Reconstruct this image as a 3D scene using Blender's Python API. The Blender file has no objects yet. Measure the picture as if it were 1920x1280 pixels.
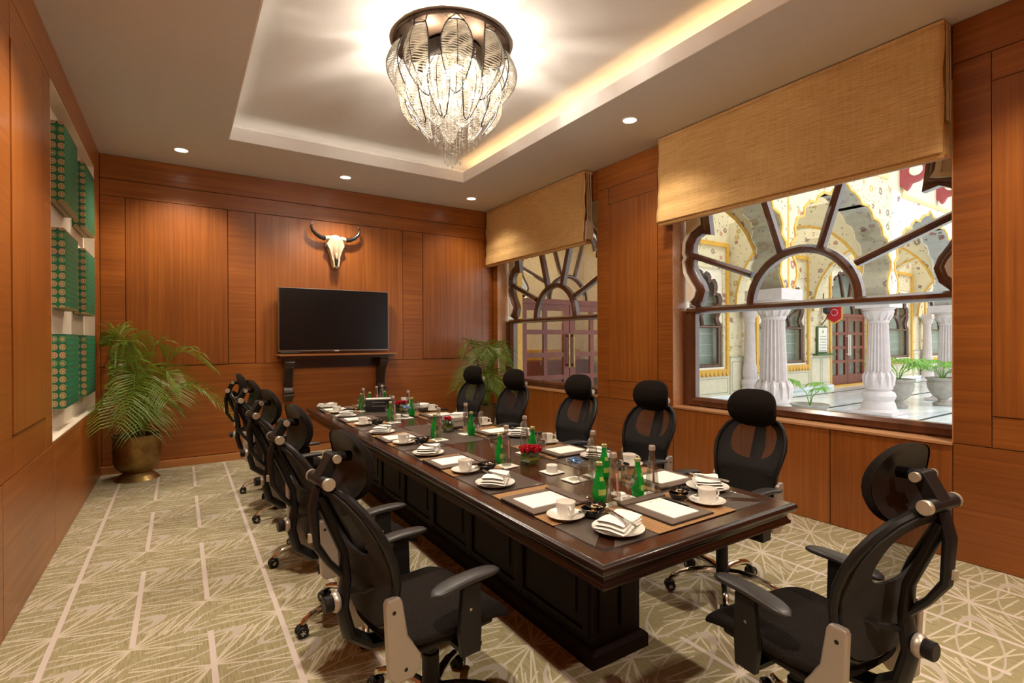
import bpy, bmesh, math, random
from mathutils import Vector, Matrix, Euler
PI = math.pi
SC = bpy.context.scene
COL = SC.collection
rnd = random.Random(7)

# ------------------------------------------------------------------ camera
cam_d = bpy.data.cameras.new('camera')
cam = bpy.data.objects.new('camera', cam_d)
COL.objects.link(cam)
cam_d.sensor_width = 36.0
cam_d.lens = 956.6 / 1920 * 36
cam_d.clip_start = 0.05
cam_d.clip_end = 200
right = Vector((0.83814178, -0.54543548, -0.00429996))
up = Vector((5.45850157e-03, 5.04369323e-04, 9.99984975e-01))
fwd = Vector((0.54542512, 0.83815266, -0.00339999))
right.normalize(); fwd.normalize(); up = right.cross(fwd).normalized()
cam.matrix_world = Matrix(((right.x, up.x, -fwd.x, 0), (right.y, up.y, -fwd.y, 0), (right.z, up.z, -fwd.z, 1.5), (0, 0, 0, 1)))
SC.camera = cam

# ------------------------------------------------------------------ sky, exposure
world = bpy.data.worlds.new('sky'); SC.world = world; world.use_nodes = True
bg = world.node_tree.nodes['Background']
bg.inputs[0].default_value = (0.92, 0.96, 1.0, 1)
bg.inputs[1].default_value = 2.0
SC.view_settings.view_transform = 'Standard'
SC.view_settings.look = 'None'
SC.view_settings.gamma = 1
SC.view_settings.use_curve_mapping = False
SC.view_settings.exposure = 0.15
cy = SC.cycles
cy.max_bounces = 7; cy.diffuse_bounces = 4; cy.glossy_bounces = 4; cy.transmission_bounces = 6; cy.transparent_max_bounces = 12
cy.sample_clamp_indirect = 4.0
cy.caustics_reflective = False; cy.caustics_refractive = False
cy.use_denoising = True

def light(name, kind, loc, energy, color, rot=(0, 0, 0), **kw):
    d = bpy.data.lights.new(name, kind); d.energy = energy; d.color = color
    for k, v in kw.items(): setattr(d, k, v)
    o = bpy.data.objects.new(name, d); COL.objects.link(o); o.location = loc; o.rotation_euler = rot
    return o
WARM = (1.0, 0.74, 0.45)
sun = light('sun', 'SUN', (8, 3, 9), 1.3, (1.0, 0.95, 0.86), (math.radians(28), math.radians(14), 0), angle=0.3)

# ------------------------------------------------------------------ room numbers
H = 3.62; XL = -0.75; XR = 4.39; YB = 7.33; YF = -1.7; HT = 3.86
WY = [(1.27, 3.61), (4.78, 7.18)]       # window openings along the right wall
ZS, ZT = 0.79, 3.25

# ------------------------------------------------------------------ materials
def nmat(name):
    m = bpy.data.materials.new(name); m.use_nodes = True
    nt = m.node_tree; b = nt.nodes['Principled BSDF']
    return m, nt, b
def N(nt, t, **kw):
    n = nt.nodes.new(t)
    for k, v in kw.items(): setattr(n, k, v)
    return n
def V(nt, op, a, b=None, c=None):
    n = nt.nodes.new('ShaderNodeMath'); n.operation = op
    for i, x in enumerate((a, b, c)):
        if x is None: continue
        if isinstance(x, (int, float)): n.inputs[i].default_value = x
        else: nt.links.new(x, n.inputs[i])
    return n.outputs[0]
def ramp(nt, fac, stops):
    r = nt.nodes.new('ShaderNodeValToRGB'); e = r.color_ramp.elements
    while len(e) < len(stops): e.new(0.5)
    for i, (p, c) in enumerate(stops):
        e[i].position = p; e[i].color = (c[0], c[1], c[2], 1)
    nt.links.new(fac, r.inputs[0]); return r.outputs[0]
def mixc(nt, fac, a, b):
    n = nt.nodes.new('ShaderNodeMix'); n.data_type = 'RGBA'
    for s, x in ((0, fac), (6, a), (7, b)):
        if isinstance(x, (int, float)): n.inputs[s].default_value = x
        elif isinstance(x, tuple): n.inputs[s].default_value = (x[0], x[1], x[2], 1)
        else: nt.links.new(x, n.inputs[s])
    return n.outputs[2]
def coords(nt, kind='Object', scale=(1, 1, 1), loc=(0, 0, 0)):
    tc = nt.nodes.new('ShaderNodeTexCoord'); mp = nt.nodes.new('ShaderNodeMapping')
    mp.inputs['Scale'].default_value = scale; mp.inputs['Location'].default_value = loc
    nt.links.new(tc.outputs[kind], mp.inputs[0]); return mp.outputs[0]
def noise(nt, vec, scale=1, detail=4, rough=0.5, out=0):
    n = nt.nodes.new('ShaderNodeTexNoise'); n.inputs['Scale'].default_value = scale
    n.inputs['Detail'].default_value = detail; n.inputs['Roughness'].default_value = rough
    nt.links.new(vec, n.inputs['Vector']); return n.outputs[out]
def bump(nt, b, h, strength=0.2, dist=0.01):
    n = nt.nodes.new('ShaderNodeBump'); n.inputs['Strength'].default_value = strength; n.inputs['Distance'].default_value = dist
    nt.links.new(h, n.inputs['Height']); nt.links.new(n.outputs[0], b.inputs['Normal'])
def plain(name, col, rough=0.5, metal=0.0, coat=0.0, grain=0.0, **kw):
    m, nt, b = nmat(name)
    b.inputs['Base Color'].default_value = (*col, 1); b.inputs['Roughness'].default_value = rough; b.inputs['Metallic'].default_value = metal
    b.inputs['Coat Weight'].default_value = coat; b.inputs['Coat Roughness'].default_value = 0.08
    for k, v in kw.items(): b.inputs[k].default_value = v
    if grain:
        f = noise(nt, coords(nt, scale=(1, 1, 1)), 14, 3)
        c = mixc(nt, f, tuple(x * (1 - grain) for x in col), tuple(min(1, x * (1 + grain)) for x in col))
        nt.links.new(c, b.inputs['Base Color'])
    return m
def wood(name, stops, sc, rough=0.38, coat=0.25, blotch=0.35):
    m, nt, b = nmat(name)
    v = coords(nt, scale=sc)
    oi = nt.nodes.new('ShaderNodeObjectInfo')
    add = nt.nodes.new('ShaderNodeVectorMath'); add.operation = 'ADD'
    mul = nt.nodes.new('ShaderNodeVectorMath'); mul.operation = 'SCALE'
    comb = nt.nodes.new('ShaderNodeCombineXYZ')
    for i in range(3): nt.links.new(oi.outputs['Random'], comb.inputs[i])
    nt.links.new(comb.outputs[0], mul.inputs[0]); mul.inputs['Scale'].default_value = 37.0
    nt.links.new(v, add.inputs[0]); nt.links.new(mul.outputs[0], add.inputs[1])
    n1 = noise(nt, add.outputs[0], 1.0, 6, 0.62)
    n2 = noise(nt, coords(nt), 1.1, 2)
    f = V(nt, 'ADD', V(nt, 'MULTIPLY', n1, 1 - blotch), V(nt, 'MULTIPLY', n2, blotch))
    f = V(nt, 'ADD', f, V(nt, 'MULTIPLY', V(nt, 'SUBTRACT', oi.outputs['Random'], 0.5), 0.10))
    nt.links.new(ramp(nt, f, stops), b.inputs['Base Color'])
    b.inputs['Roughness'].default_value = rough
    b.inputs['Coat Weight'].default_value = coat; b.inputs['Coat Roughness'].default_value = 0.2
    return m
WS = [(0.3, (0.20, 0.053, 0.0065)), (0.5, (0.31, 0.090, 0.012)), (0.7, (0.44, 0.145, 0.024))]
M_wh = wood('veneer_grain_across', WS, (0.9, 0.9, 34))
M_wv = wood('veneer_grain_upright', WS, (34, 34, 0.7))
M_base = wood('baseboard_wood', [(0.3, (0.4, 0.15, 0.04)), (0.7, (0.6, 0.25, 0.08))], (0.8, 0.8, 30))
M_sill = wood('sill_wood', [(0.3, (0.45, 0.2, 0.08)), (0.7, (0.62, 0.32, 0.15))], (30, 0.8, 30), 0.3)
DS = [(0.3, (0.009, 0.003, 0.002)), (0.7, (0.024, 0.007, 0.004))]
M_table = wood('dark_mahogany', DS, (18, 1.0, 18), 0.30, 0.35)
M_tbase = wood('dark_mahogany_base', [(0.3, (0.006, 0.0022, 0.0016)), (0.7, (0.014, 0.005, 0.003))], (18, 1.0, 18), 0.5, 0.0)
M_tbase.node_tree.nodes['Principled BSDF'].inputs['Specular IOR Level'].default_value = 0.15
M_top = wood('mahogany_veneer_top', [(0.3, (0.026, 0.009, 0.005)), (0.7, (0.070, 0.025, 0.011))], (16, 0.8, 16), 0.16, 0.8)
M_frame = wood('window_frame_wood', [(0.3, (0.055, 0.018, 0.008)), (0.7, (0.14, 0.048, 0.020))], (10, 10, 3), 0.25, 0.6)
M_door = wood('red_door_wood', [(0.3, (0.14, 0.026, 0.012)), (0.7, (0.24, 0.050, 0.022))], (8, 8, 1.5), 0.45, 0.1)
M_shelf = plain('carved_dark_wood', (0.03, 0.011, 0.007), 0.3, 0, 0.5, 0.3)
M_ceil = plain('ceiling_paint', (0.74, 0.735, 0.73), 0.85, grain=0.03)
M_tray = plain('tray_ceiling_paint', (0.84, 0.82, 0.80), 0.8, grain=0.03)
M_fascia = plain('fascia_white', (0.95, 0.93, 0.92), 0.7, grain=0.02)
M_white = plain('white_paint', (0.86, 0.80, 0.70), 0.7, grain=0.03)
M_plaster = plain('cream_plaster', (0.85, 0.76, 0.62), 0.6, grain=0.03)
M_gunwall = plain('niche_paint', (0.80, 0.70, 0.56), 0.8, grain=0.03)
M_china = plain('white_china', (0.86, 0.83, 0.76), 0.15, 0, 0.4, 0.01)
M_napkin = plain('white_linen', (0.87, 0.84, 0.78), 0.9, grain=0.03)
M_paper = plain('white_paper', (0.88, 0.85, 0.78), 0.8, grain=0.01)
M_steel = plain('polished_steel', (0.62, 0.60, 0.57), 0.16, 1.0, grain=0.03)
M_chrome = plain('chrome', (0.66, 0.60, 0.54), 0.10, 1.0, grain=0.02)
M_champ = plain('champagne_metal', (0.44, 0.38, 0.32), 0.40, 0.6, grain=0.03)
M_cap = plain('satin_cap', (0.55, 0.50, 0.40), 0.35, 0.6, grain=0.02)
M_blackp = plain('black_plastic', (0.010, 0.0085, 0.008), 0.45, 0, 0, 0.15, **{'Specular IOR Level': 0.3})
M_arm = plain('grey_black_arm_pad', (0.022, 0.019, 0.018), 0.42, 0, 0, 0.1)
M_leather = plain('charcoal_leather', (0.085, 0.066, 0.055), 0.36, 0, 0.2, 0.15)
M_folder = plain('brown_leather', (0.13, 0.092, 0.072), 0.45, 0, 0, 0.12)
M_folderedge = plain('folder_edge', (0.015, 0.01, 0.01), 0.5, grain=0.1)
M_bowl = plain('black_glaze', (0.012, 0.010, 0.012), 0.2, 0, 0.4, 0.2)
M_screen = plain('tv_screen', (0.004, 0.004, 0.005), 0.25, 0, 0.0, 0.2)
M_tvedge = plain('tv_bezel', (0.35, 0.33, 0.31), 0.3, 0.8, grain=0.05)
M_soil = plain('soil', (0.05, 0.03, 0.02), 0.95, grain=0.5)
M_rose = plain('red_rose', (0.55, 0.006, 0.02), 0.6, 0, 0, 0.5)
M_rosep = plain('pink_red_rose', (0.75, 0.02, 0.08), 0.6, 0, 0, 0.4)
M_leafy = plain('vase_leaf', (0.03, 0.10, 0.012), 0.4, grain=0.4)
M_leafyel = plain('yellow_leaf_band', (0.30, 0.36, 0.03), 0.4, grain=0.4)
M_stem = plain('palm_stem', (0.22, 0.17, 0.07), 0.6, grain=0.4)
M_iron = plain('wrought_iron', (0.015, 0.015, 0.015), 0.5, grain=0.2)
M_red = plain('red_banner_cloth', (0.55, 0.015, 0.035), 0.8, grain=0.06)
M_gold = plain('gold_paint', (0.72, 0.40, 0.06), 0.45, 0, 0, 0.25)
M_maroon = plain('maroon_paint', (0.38, 0.07, 0.075), 0.7, 0, 0, 0.25)
M_cream = plain('cream_facade', (0.74, 0.66, 0.48), 0.8, grain=0.04)
M_creamy = plain('yellow_facade_panel', (0.86, 0.66, 0.30), 0.8, grain=0.05)
M_grey = plain('grey_line_paint', (0.40, 0.42, 0.36), 0.8, grain=0.1)
M_curtain = plain('pale_blind_cloth', (0.42, 0.47, 0.42), 0.9, grain=0.06)
M_slat = plain('pale_rail', (0.75, 0.78, 0.70), 0.7, grain=0.04)
M_stonepot = plain('grey_stone', (0.34, 0.30, 0.26), 0.85, grain=0.3)
M_candy = plain('blue_foil', (0.18, 0.32, 0.62), 0.25, 0.3, 0, 0.7)
M_horn = plain('black_horn', (0.02, 0.018, 0.02), 0.18, 0, 0.5, 0.2)
M_bone = plain('bone', (0.72, 0.58, 0.40), 0.6, 0, 0, 0.25)
M_hole = plain('dark_hollow', (0.02, 0.012, 0.008), 0.9, grain=0.1)
M_greybox = plain('pale_grey_box', (0.50, 0.46, 0.42), 0.5, grain=0.05)
M_blackbox = plain('black_box', (0.012, 0.012, 0.014), 0.3, 0, 0.3, 0.1)
M_print = plain('grey_print', (0.35, 0.34, 0.32), 0.8, grain=0.05)
M_pinkprint = plain('pink_print', (0.72, 0.30, 0.30), 0.6, grain=0.05)
M_label = plain('yellow_green_label', (0.45, 0.55, 0.10), 0.5, grain=0.2)
M_nut = plain('cashew', (0.78, 0.58, 0.30), 0.6, grain=0.3)
M_nut2 = plain('orange_nut', (0.75, 0.32, 0.08), 0.6, grain=0.3)
M_capsilver = plain('bottle_cap_silver', (0.62, 0.58, 0.52), 0.3, 0.7, grain=0.05)
M_capgreen = plain('bottle_cap_gold_green', (0.50, 0.50, 0.22), 0.3, 0.6, grain=0.05)
M_cord = plain('cream_cord', (0.72, 0.60, 0.42), 0.8, grain=0.1)
M_teak = plain('brown_pot', (0.16, 0.10, 0.045), 0.5, 0.3, grain=0.3)

def m_brass():
    m, nt, b = nmat('aged_brass')
    f = noise(nt, coords(nt), 5, 5, 0.65)
    nt.links.new(ramp(nt, f, [(0.3, (0.16, 0.09, 0.03)), (0.55, (0.34, 0.22, 0.08)), (0.75, (0.45, 0.30, 0.12))]), b.inputs['Base Color'])
    b.inputs['Metallic'].default_value = 0.9; b.inputs['Roughness'].default_value = 0.36
    return m
M_brass = m_brass()
def m_bronze():
    m, nt, b = nmat('dark_bronze_plate')
    f = noise(nt, coords(nt, scale=(1, 1, 1)), 7, 3)
    nt.links.new(ramp(nt, f, [(0.3, (0.025, 0.015, 0.010)), (0.7, (0.07, 0.045, 0.03))]), b.inputs['Base Color'])
    b.inputs['Metallic'].default_value = 1.0; b.inputs['Roughness'].default_value = 0.42
    return m
M_bronze = m_bronze()
def m_mesh(name, col, alpha, scale=420):
    m, nt, b = nmat(name)
    out = nt.nodes['Material Output']
    f = noise(nt, coords(nt), scale, 1)
    b.inputs['Base Color'].default_value = (*col, 1); b.inputs['Roughness'].default_value = 0.8
    nt.links.new(mixc(nt, f, tuple(c * 0.6 for c in col), tuple(c * 1.5 for c in col)), b.inputs['Base Color'])
    if alpha < 1:
        t = nt.nodes.new('ShaderNodeBsdfTransparent'); mx = nt.nodes.new('ShaderNodeMixShader')
        mx.inputs[0].default_value = alpha
        nt.links.new(t.outputs[0], mx.inputs[1]); nt.links.new(b.outputs[0], mx.inputs[2]); nt.links.new(mx.outputs[0], out.inputs[0])
    return m
M_meshback = m_mesh('black_mesh_fabric', (0.020, 0.017, 0.016), 0.62)
def m_fabric():
    m, nt, b = nmat('black_woven_fabric')
    w = N(nt, 'ShaderNodeTexVoronoi'); w.inputs['Scale'].default_value = 190
    nt.links.new(coords(nt), w.inputs['Vector'])
    nt.links.new(ramp(nt, w.outputs['Distance'], [(0.1, (0.020, 0.014, 0.011)), (0.7, (0.009, 0.0068, 0.0056))]), b.inputs['Base Color'])
    b.inputs['Roughness'].default_value = 0.9
    b.inputs['Specular IOR Level'].default_value = 0.10
    bump(nt, b, w.outputs['Distance'], 0.3, 0.002)
    return m
M_fabric = m_fabric()
def m_glass(name, tint, gl=0.12, rough=0.02, ior=1.45, real=False):
    m, nt, b = nmat(name)
    out = nt.nodes['Material Output']
    t = nt.nodes.new('ShaderNodeBsdfTransparent'); t.inputs[0].default_value = (*tint, 1)
    g = nt.nodes.new('ShaderNodeBsdfGlossy'); g.inputs['Roughness'].default_value = rough
    lw = nt.nodes.new('ShaderNodeLayerWeight'); lw.inputs[0].default_value = 0.35
    f = V(nt, 'ADD', V(nt, 'MULTIPLY', V(nt, 'POWER', lw.outputs['Facing'], 2.0), 0.5 if gl > 0.07 else 0.2), gl * 0.4)
    # the tint varies a little with slow waves in the glass
    w = noise(nt, coords(nt), 20, 1)
    nt.links.new(mixc(nt, w, tuple(c * 0.93 for c in tint), tint), t.inputs[0])
    mx = nt.nodes.new('ShaderNodeMixShader'); nt.links.new(f, mx.inputs[0])
    nt.links.new(t.outputs[0], mx.inputs[1]); nt.links.new(g.outputs[0], mx.inputs[2]); nt.links.new(mx.outputs[0], out.inputs[0])
    return m
M_pane = m_glass('window_glass', (0.97, 0.98, 0.97), 0.02)
M_clear = m_glass('clear_glass', (0.96, 0.96, 0.94), 0.34, 0.07)
M_goblet = m_glass('goblet_glass', (0.95, 0.94, 0.92), 0.30, 0.03)
def m_green():
    m, nt, b = nmat('green_bottle_glass')
    b.inputs['Base Color'].default_value = (0.015, 0.30, 0.05, 1); b.inputs['Roughness'].default_value = 0.06
    f = noise(nt, coords(nt), 30, 2)
    nt.links.new(mixc(nt, f, (0.006, 0.16, 0.02), (0.04, 0.52, 0.10)), b.inputs['Base Color'])
    out = nt.nodes['Material Output']
    t = nt.nodes.new('ShaderNodeBsdfTransparent'); t.inputs[0].default_value = (0.10, 0.75, 0.22, 1)
    tl = nt.nodes.new('ShaderNodeBsdfTranslucent'); tl.inputs[0].default_value = (0.05, 0.62, 0.12, 1)
    m1 = nt.nodes.new('ShaderNodeMixShader'); m1.inputs[0].default_value = 0.45
    nt.links.new(t.outputs[0], m1.inputs[1]); nt.links.new(tl.outputs[0], m1.inputs[2])
    m2 = nt.nodes.new('ShaderNodeMixShader'); m2.inputs[0].default_value = 0.45
    nt.links.new(m1.outputs[0], m2.inputs[1]); nt.links.new(b.outputs[0], m2.inputs[2]); nt.links.new(m2.outputs[0], out.inputs[0])
    return m
M_green = m_green()
def m_crystal(name, tl_col, facw):
    m, nt, b = nmat(name)
    out = nt.nodes['Material Output']
    b.inputs['Base Color'].default_value = (0.9, 0.86, 0.78, 1); b.inputs['Roughness'].default_value = 0.08
    b.inputs['Specular IOR Level'].default_value = 1.0
    f = noise(nt, coords(nt), 60, 1)
    nt.links.new(mixc(nt, f, (0.10, 0.09, 0.075), (0.24, 0.22, 0.19)), b.inputs['Base Color'])
    tl = nt.nodes.new('ShaderNodeBsdfTranslucent'); tl.inputs[0].default_value = (*tl_col, 1)
    t = nt.nodes.new('ShaderNodeBsdfTransparent')
    m0 = nt.nodes.new('ShaderNodeMixShader'); m0.inputs[0].default_value = 0.5
    nt.links.new(tl.outputs[0], m0.inputs[1]); nt.links.new(b.outputs[0], m0.inputs[2])
    m2 = nt.nodes.new('ShaderNodeMixShader'); m2.inputs[0].default_value = facw
    nt.links.new(t.outputs[0], m2.inputs[1]); nt.links.new(m0.outputs[0], m2.inputs[2]); nt.links.new(m2.outputs[0], out.inputs[0])
    return m
M_crystal = m_crystal('crystal', (0.18, 0.16, 0.13), 0.30)
M_beadrow = m_crystal('petal_beads', (0.30, 0.26, 0.20), 0.70)
def emit(name, col, s):
    m, nt, b = nmat(name)
    b.inputs['Base Color'].default_value = (*col, 1)
    b.inputs['Emission Color'].default_value = (*col, 1); b.inputs['Emission Strength'].default_value = s
    return m
M_bulb = emit('lit_bulb', (1.0, 0.86, 0.62), 30)
M_downl = emit('downlight_lens', (1.0, 0.93, 0.82), 8)
M_led = emit('cove_led', (1.0, 0.62, 0.28), 14)
M_trayfill = emit('tray_fill_glow', (1.0, 0.84, 0.66), 3)  # glow of the extra cove strips that lift the tray
M_lampshade = emit('lit_shade', (1.0, 0.80, 0.42), 2.2)

def m_bamboo():
    m, nt, b = nmat('bamboo_slats')
    w = N(nt, 'ShaderNodeTexWave'); w.wave_type = 'BANDS'; w.bands_direction = 'X'
    w.inputs['Scale'].default_value = 32; w.inputs['Distortion'].default_value = 0.3
    nt.links.new(coords(nt), w.inputs['Vector'])
    w2 = N(nt, 'ShaderNodeTexWave'); w2.bands_direction = 'Y'; w2.inputs['Scale'].default_value = 18
    nt.links.new(coords(nt), w2.inputs['Vector'])
    f = V(nt, 'MULTIPLY', w.outputs[1] if len(w.outputs) > 1 else w.outputs[0], 1.0)
    c = ramp(nt, f, [(0.25, (0.12, 0.045, 0.015)), (0.55, (0.52, 0.27, 0.10)), (0.8, (0.62, 0.36, 0.15))])
    c = mixc(nt, V(nt, 'MULTIPLY', V(nt, 'GREATER_THAN', w2.outputs[1], 0.93), 0.5), c, (0.2, 0.09, 0.03))
    nt.links.new(c, b.inputs['Base Color']); b.inputs['Roughness'].default_value = 0.6
    bump(nt, b, f, 0.5, 0.003)
    return m
M_bamboo = m_bamboo()
def m_blind():
    m, nt, b = nmat('woven_blind')
    v = coords(nt)
    sx = N(nt, 'ShaderNodeSeparateXYZ'); nt.links.new(v, sx.inputs[0])
    a = V(nt, 'SINE', V(nt, 'MULTIPLY', sx.outputs[2], 520))
    a2 = V(nt, 'SINE', V(nt, 'MULTIPLY', sx.outputs[1], 210))
    n1 = noise(nt, coords(nt, scale=(1, 3, 60)), 1.4, 4, 0.6)
    n2 = noise(nt, coords(nt, scale=(1, 40, 4)), 1.0, 3, 0.6)
    f = V(nt, 'ADD', V(nt, 'ADD', V(nt, 'MULTIPLY', V(nt, 'MULTIPLY', a, a2), 0.16), V(nt, 'MULTIPLY', n1, 0.75)), V(nt, 'MULTIPLY', n2, 0.3))
    nt.links.new(ramp(nt, f, [(0.25, (0.46, 0.24, 0.075)), (0.5, (0.70, 0.42, 0.155)), (0.8, (0.85, 0.59, 0.27))]), b.inputs['Base Color'])
    b.inputs['Roughness'].default_value = 0.85
    bump(nt, b, f, 0.35, 0.006)
    return m
M_blind = m_blind()
def m_carpet():
    m, nt, b = nmat('patterned_carpet')
    tc = nt.nodes.new('ShaderNodeTexCoord'); s = N(nt, 'ShaderNodeSeparateXYZ'); nt.links.new(tc.outputs['Object'], s.inputs[0])
    X, Y = s.outputs[0], s.outputs[1]
    wob = noise(nt, coords(nt), 2.2, 2)
    def wrap(x, p, off):     # signed distance to nearest lattice line
        t = V(nt, 'DIVIDE', V(nt, 'SUBTRACT', x, off), p)
        fr = V(nt, 'SUBTRACT', t, V(nt, 'ROUND', t))
        return V(nt, 'MULTIPLY', fr, p)
    def soft(d, w):          # 1 inside |d|<w
        return V(nt, 'SUBTRACT', 1.0, V(nt, 'SMOOTHSTEP', d, w * 0.75, w * 1.25)) if False else V(nt, 'LESS_THAN', d, w)
    # thick lengthwise bands, every 0.33 m, broken on every second one
    band1 = V(nt, 'LESS_THAN', V(nt, 'ABSOLUTE', wrap(X, 0.99, -0.54)), 0.013)
    def broken(x0, y0): return V(nt, 'MULTIPLY', V(nt, 'LESS_THAN', V(nt, 'ABSOLUTE', wrap(X, 0.99, x0)), 0.013), V(nt, 'LESS_THAN', V(nt, 'ABSOLUTE', wrap(Y, 1.38, y0)), 0.50))
    band2 = V(nt, 'MAXIMUM', broken(-0.205, 3.60), broken(0.125, 3.95))
    total = V(nt, 'MAXIMUM', band1, band2)
    def fan(x0, y0, ex, ey, w):
        dx = wrap(X, 0.66, x0); dy = wrap(Y, 0.69, y0)
        sg = V(nt, 'SIGN', dx); px = V(nt, 'ABSOLUTE', dx); py = V(nt, 'MULTIPLY', dy, sg)
        def par(ang, per):      # parallel side veins at one slant
            d = V(nt, 'SUBTRACT', V(nt, 'MULTIPLY', py, math.cos(ang)), V(nt, 'MULTIPLY', px, math.sin(ang)))
            return V(nt, 'LESS_THAN', V(nt, 'ABSOLUTE', wrap(d, per, 0.0)), w)
        th = V(nt, 'ARCTAN2', py, px)
        def sect(a, b): return V(nt, 'MULTIPLY', V(nt, 'GREATER_THAN', th, a), V(nt, 'LESS_THAN', th, b))
        def ray(ang):
            d = V(nt, 'SUBTRACT', V(nt, 'MULTIPLY', py, math.cos(ang)), V(nt, 'MULTIPLY', px, math.sin(ang)))
            return V(nt, 'LESS_THAN', V(nt, 'ABSOLUTE', d), w * 1.15)
        l = V(nt, 'MULTIPLY', par(1.05, 0.062), sect(0.62, 1.45))
        l = V(nt, 'MAXIMUM', l, V(nt, 'MULTIPLY', par(-0.12, 0.060), sect(-0.9, -0.12)))
        for a in (0.62, 0.28, -0.12, -0.42, 0.95): l = V(nt, 'MAXIMUM', l, ray(a))
        e = V(nt, 'SQRT', V(nt, 'ADD', V(nt, 'POWER', V(nt, 'DIVIDE', dx, ex), 2.0), V(nt, 'POWER', V(nt, 'DIVIDE', dy, ey), 2.0)))
        return V(nt, 'MULTIPLY', l, V(nt, 'LESS_THAN', e, 1.0))
    f1 = fan(-0.54, 3.43, 0.36, 0.33, 0.0045)
    f2 = fan(-0.205, 3.085, 0.36, 0.22, 0.0045)
    total = V(nt, 'MAXIMUM', total, V(nt, 'MAXIMUM', f1, f2))
    # leaf shaped loops with a heavier tip
    def loop(x0, y0, ex, ey, k, w):
        dx = wrap(X, 0.66, x0); dy = wrap(Y, 0.69, y0)
        ry = V(nt, 'ADD', dy, V(nt, 'MULTIPLY', dx, k))
        e = V(nt, 'SQRT', V(nt, 'ADD', V(nt, 'POWER', V(nt, 'DIVIDE', dx, ex), 2.0), V(nt, 'POWER', V(nt, 'DIVIDE', ry, ey), 2.0)))
        ww = V(nt, 'ADD', w, V(nt, 'MULTIPLY', V(nt, 'MAXIMUM', dx, 0.0), 0.22))
        return V(nt, 'LESS_THAN', V(nt, 'ABSOLUTE', V(nt, 'SUBTRACT', e, 1.0)), ww)
    lo = V(nt, 'MAXIMUM', loop(-0.37, 3.26, 0.27, 0.105, -0.35, 0.05), loop(-0.04, 3.60, 0.29, 0.09, -0.3, 0.05))
    thr = noise(nt, coords(nt, scale=(160, 9, 1)), 1.0, 3, 0.7)
    thr2 = noise(nt, coords(nt), 260, 2)
    patch = noise(nt, coords(nt), 1.4, 2)
    base = ramp(nt, V(nt, 'ADD', V(nt, 'MULTIPLY', thr, 0.7), V(nt, 'MULTIPLY', thr2, 0.3)), [(0.34, (0.19, 0.155, 0.07)), (0.5, (0.33, 0.285, 0.145)), (0.66, (0.47, 0.42, 0.24))])
    base = mixc(nt, V(nt, 'MULTIPLY', patch, 0.35), base, (0.36, 0.27, 0.16))
    c = mixc(nt, total, base, (0.58, 0.50, 0.38))
    c = mixc(nt, V(nt, 'MULTIPLY', lo, 0.9), c, (0.50, 0.43, 0.35))
    c = mixc(nt, V(nt, 'MAXIMUM', band1, band2), c, (0.62, 0.52, 0.46))
    nt.links.new(c, b.inputs['Base Color']); b.inputs['Roughness'].default_value = 0.95
    bump(nt, b, thr2, 0.4, 0.004)
    return m
M_carpet = m_carpet()
def m_floral(name, base, sc=3.6, dens=0.25):
    m, nt, b = nmat(name)
    v = coords(nt)
    vo = N(nt, 'ShaderNodeTexVoronoi'); vo.inputs['Scale'].default_value = sc; nt.links.new(v, vo.inputs['Vector'])
    vo2 = N(nt, 'ShaderNodeTexVoronoi'); vo2.inputs['Scale'].default_value = sc * 2.7; nt.links.new(v, vo2.inputs['Vector'])
    sp = N(nt, 'ShaderNodeSeparateColor'); nt.links.new(vo.outputs['Color'], sp.inputs[0])
    sp2 = N(nt, 'ShaderNodeSeparateColor'); nt.links.new(vo2.outputs['Color'], sp2.inputs[0])
    nn = noise(nt, v, sc * 9, 2)
    d1 = V(nt, 'ADD', vo.outputs['Distance'], V(nt, 'MULTIPLY', V(nt, 'SUBTRACT', nn, 0.5), 0.30))
    d2 = V(nt, 'ADD', vo2.outputs['Distance'], V(nt, 'MULTIPLY', V(nt, 'SUBTRACT', nn, 0.5), 0.55))
    big = V(nt, 'MULTIPLY', V(nt, 'LESS_THAN', d1, dens), V(nt, 'GREATER_THAN', d1, dens * 0.35))
    small = V(nt, 'MULTIPLY', V(nt, 'LESS_THAN', d2, 0.20), V(nt, 'GREATER_THAN', sp2.outputs[1], 0.35))
    pal = ramp(nt, sp.outputs[0], [(0.0, (0.42, 0.10, 0.09)), (0.35, (0.16, 0.14, 0.13)), (0.6, (0.55, 0.22, 0.18)), (0.85, (0.50, 0.36, 0.10))])
    pal2 = ramp(nt, sp2.outputs[0], [(0.0, (0.15, 0.20, 0.12)), (0.5, (0.20, 0.17, 0.17)), (0.9, (0.45, 0.16, 0.12))])
    c = mixc(nt, V(nt, 'MULTIPLY', small, 0.75), base, pal2)
    c = mixc(nt, V(nt, 'MULTIPLY', big, 0.85), c, pal)
    nt.links.new(c, b.inputs['Base Color']); b.inputs['Roughness'].default_value = 0.8
    return m
M_floral = m_floral('painted_floral_wall', (0.74, 0.64, 0.43))
M_floralw = m_floral('painted_floral_white', (0.80, 0.78, 0.74), 2.6)
def m_marble():
    m, nt, b = nmat('polished_marble')
    f = noise(nt, coords(nt, scale=(0.6, 2.2, 1)), 1.2, 6, 0.6)
    nt.links.new(ramp(nt, f, [(0.35, (0.56, 0.63, 0.68)), (0.5, (0.78, 0.84, 0.88)), (0.7, (0.92, 0.95, 0.96))]), b.inputs['Base Color'])
    b.inputs['Roughness'].default_value = 0.12; return m
M_marble = m_marble()
M_column = plain('pink_white_stone', (0.60, 0.52, 0.51), 0.6, grain=0.10)
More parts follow.
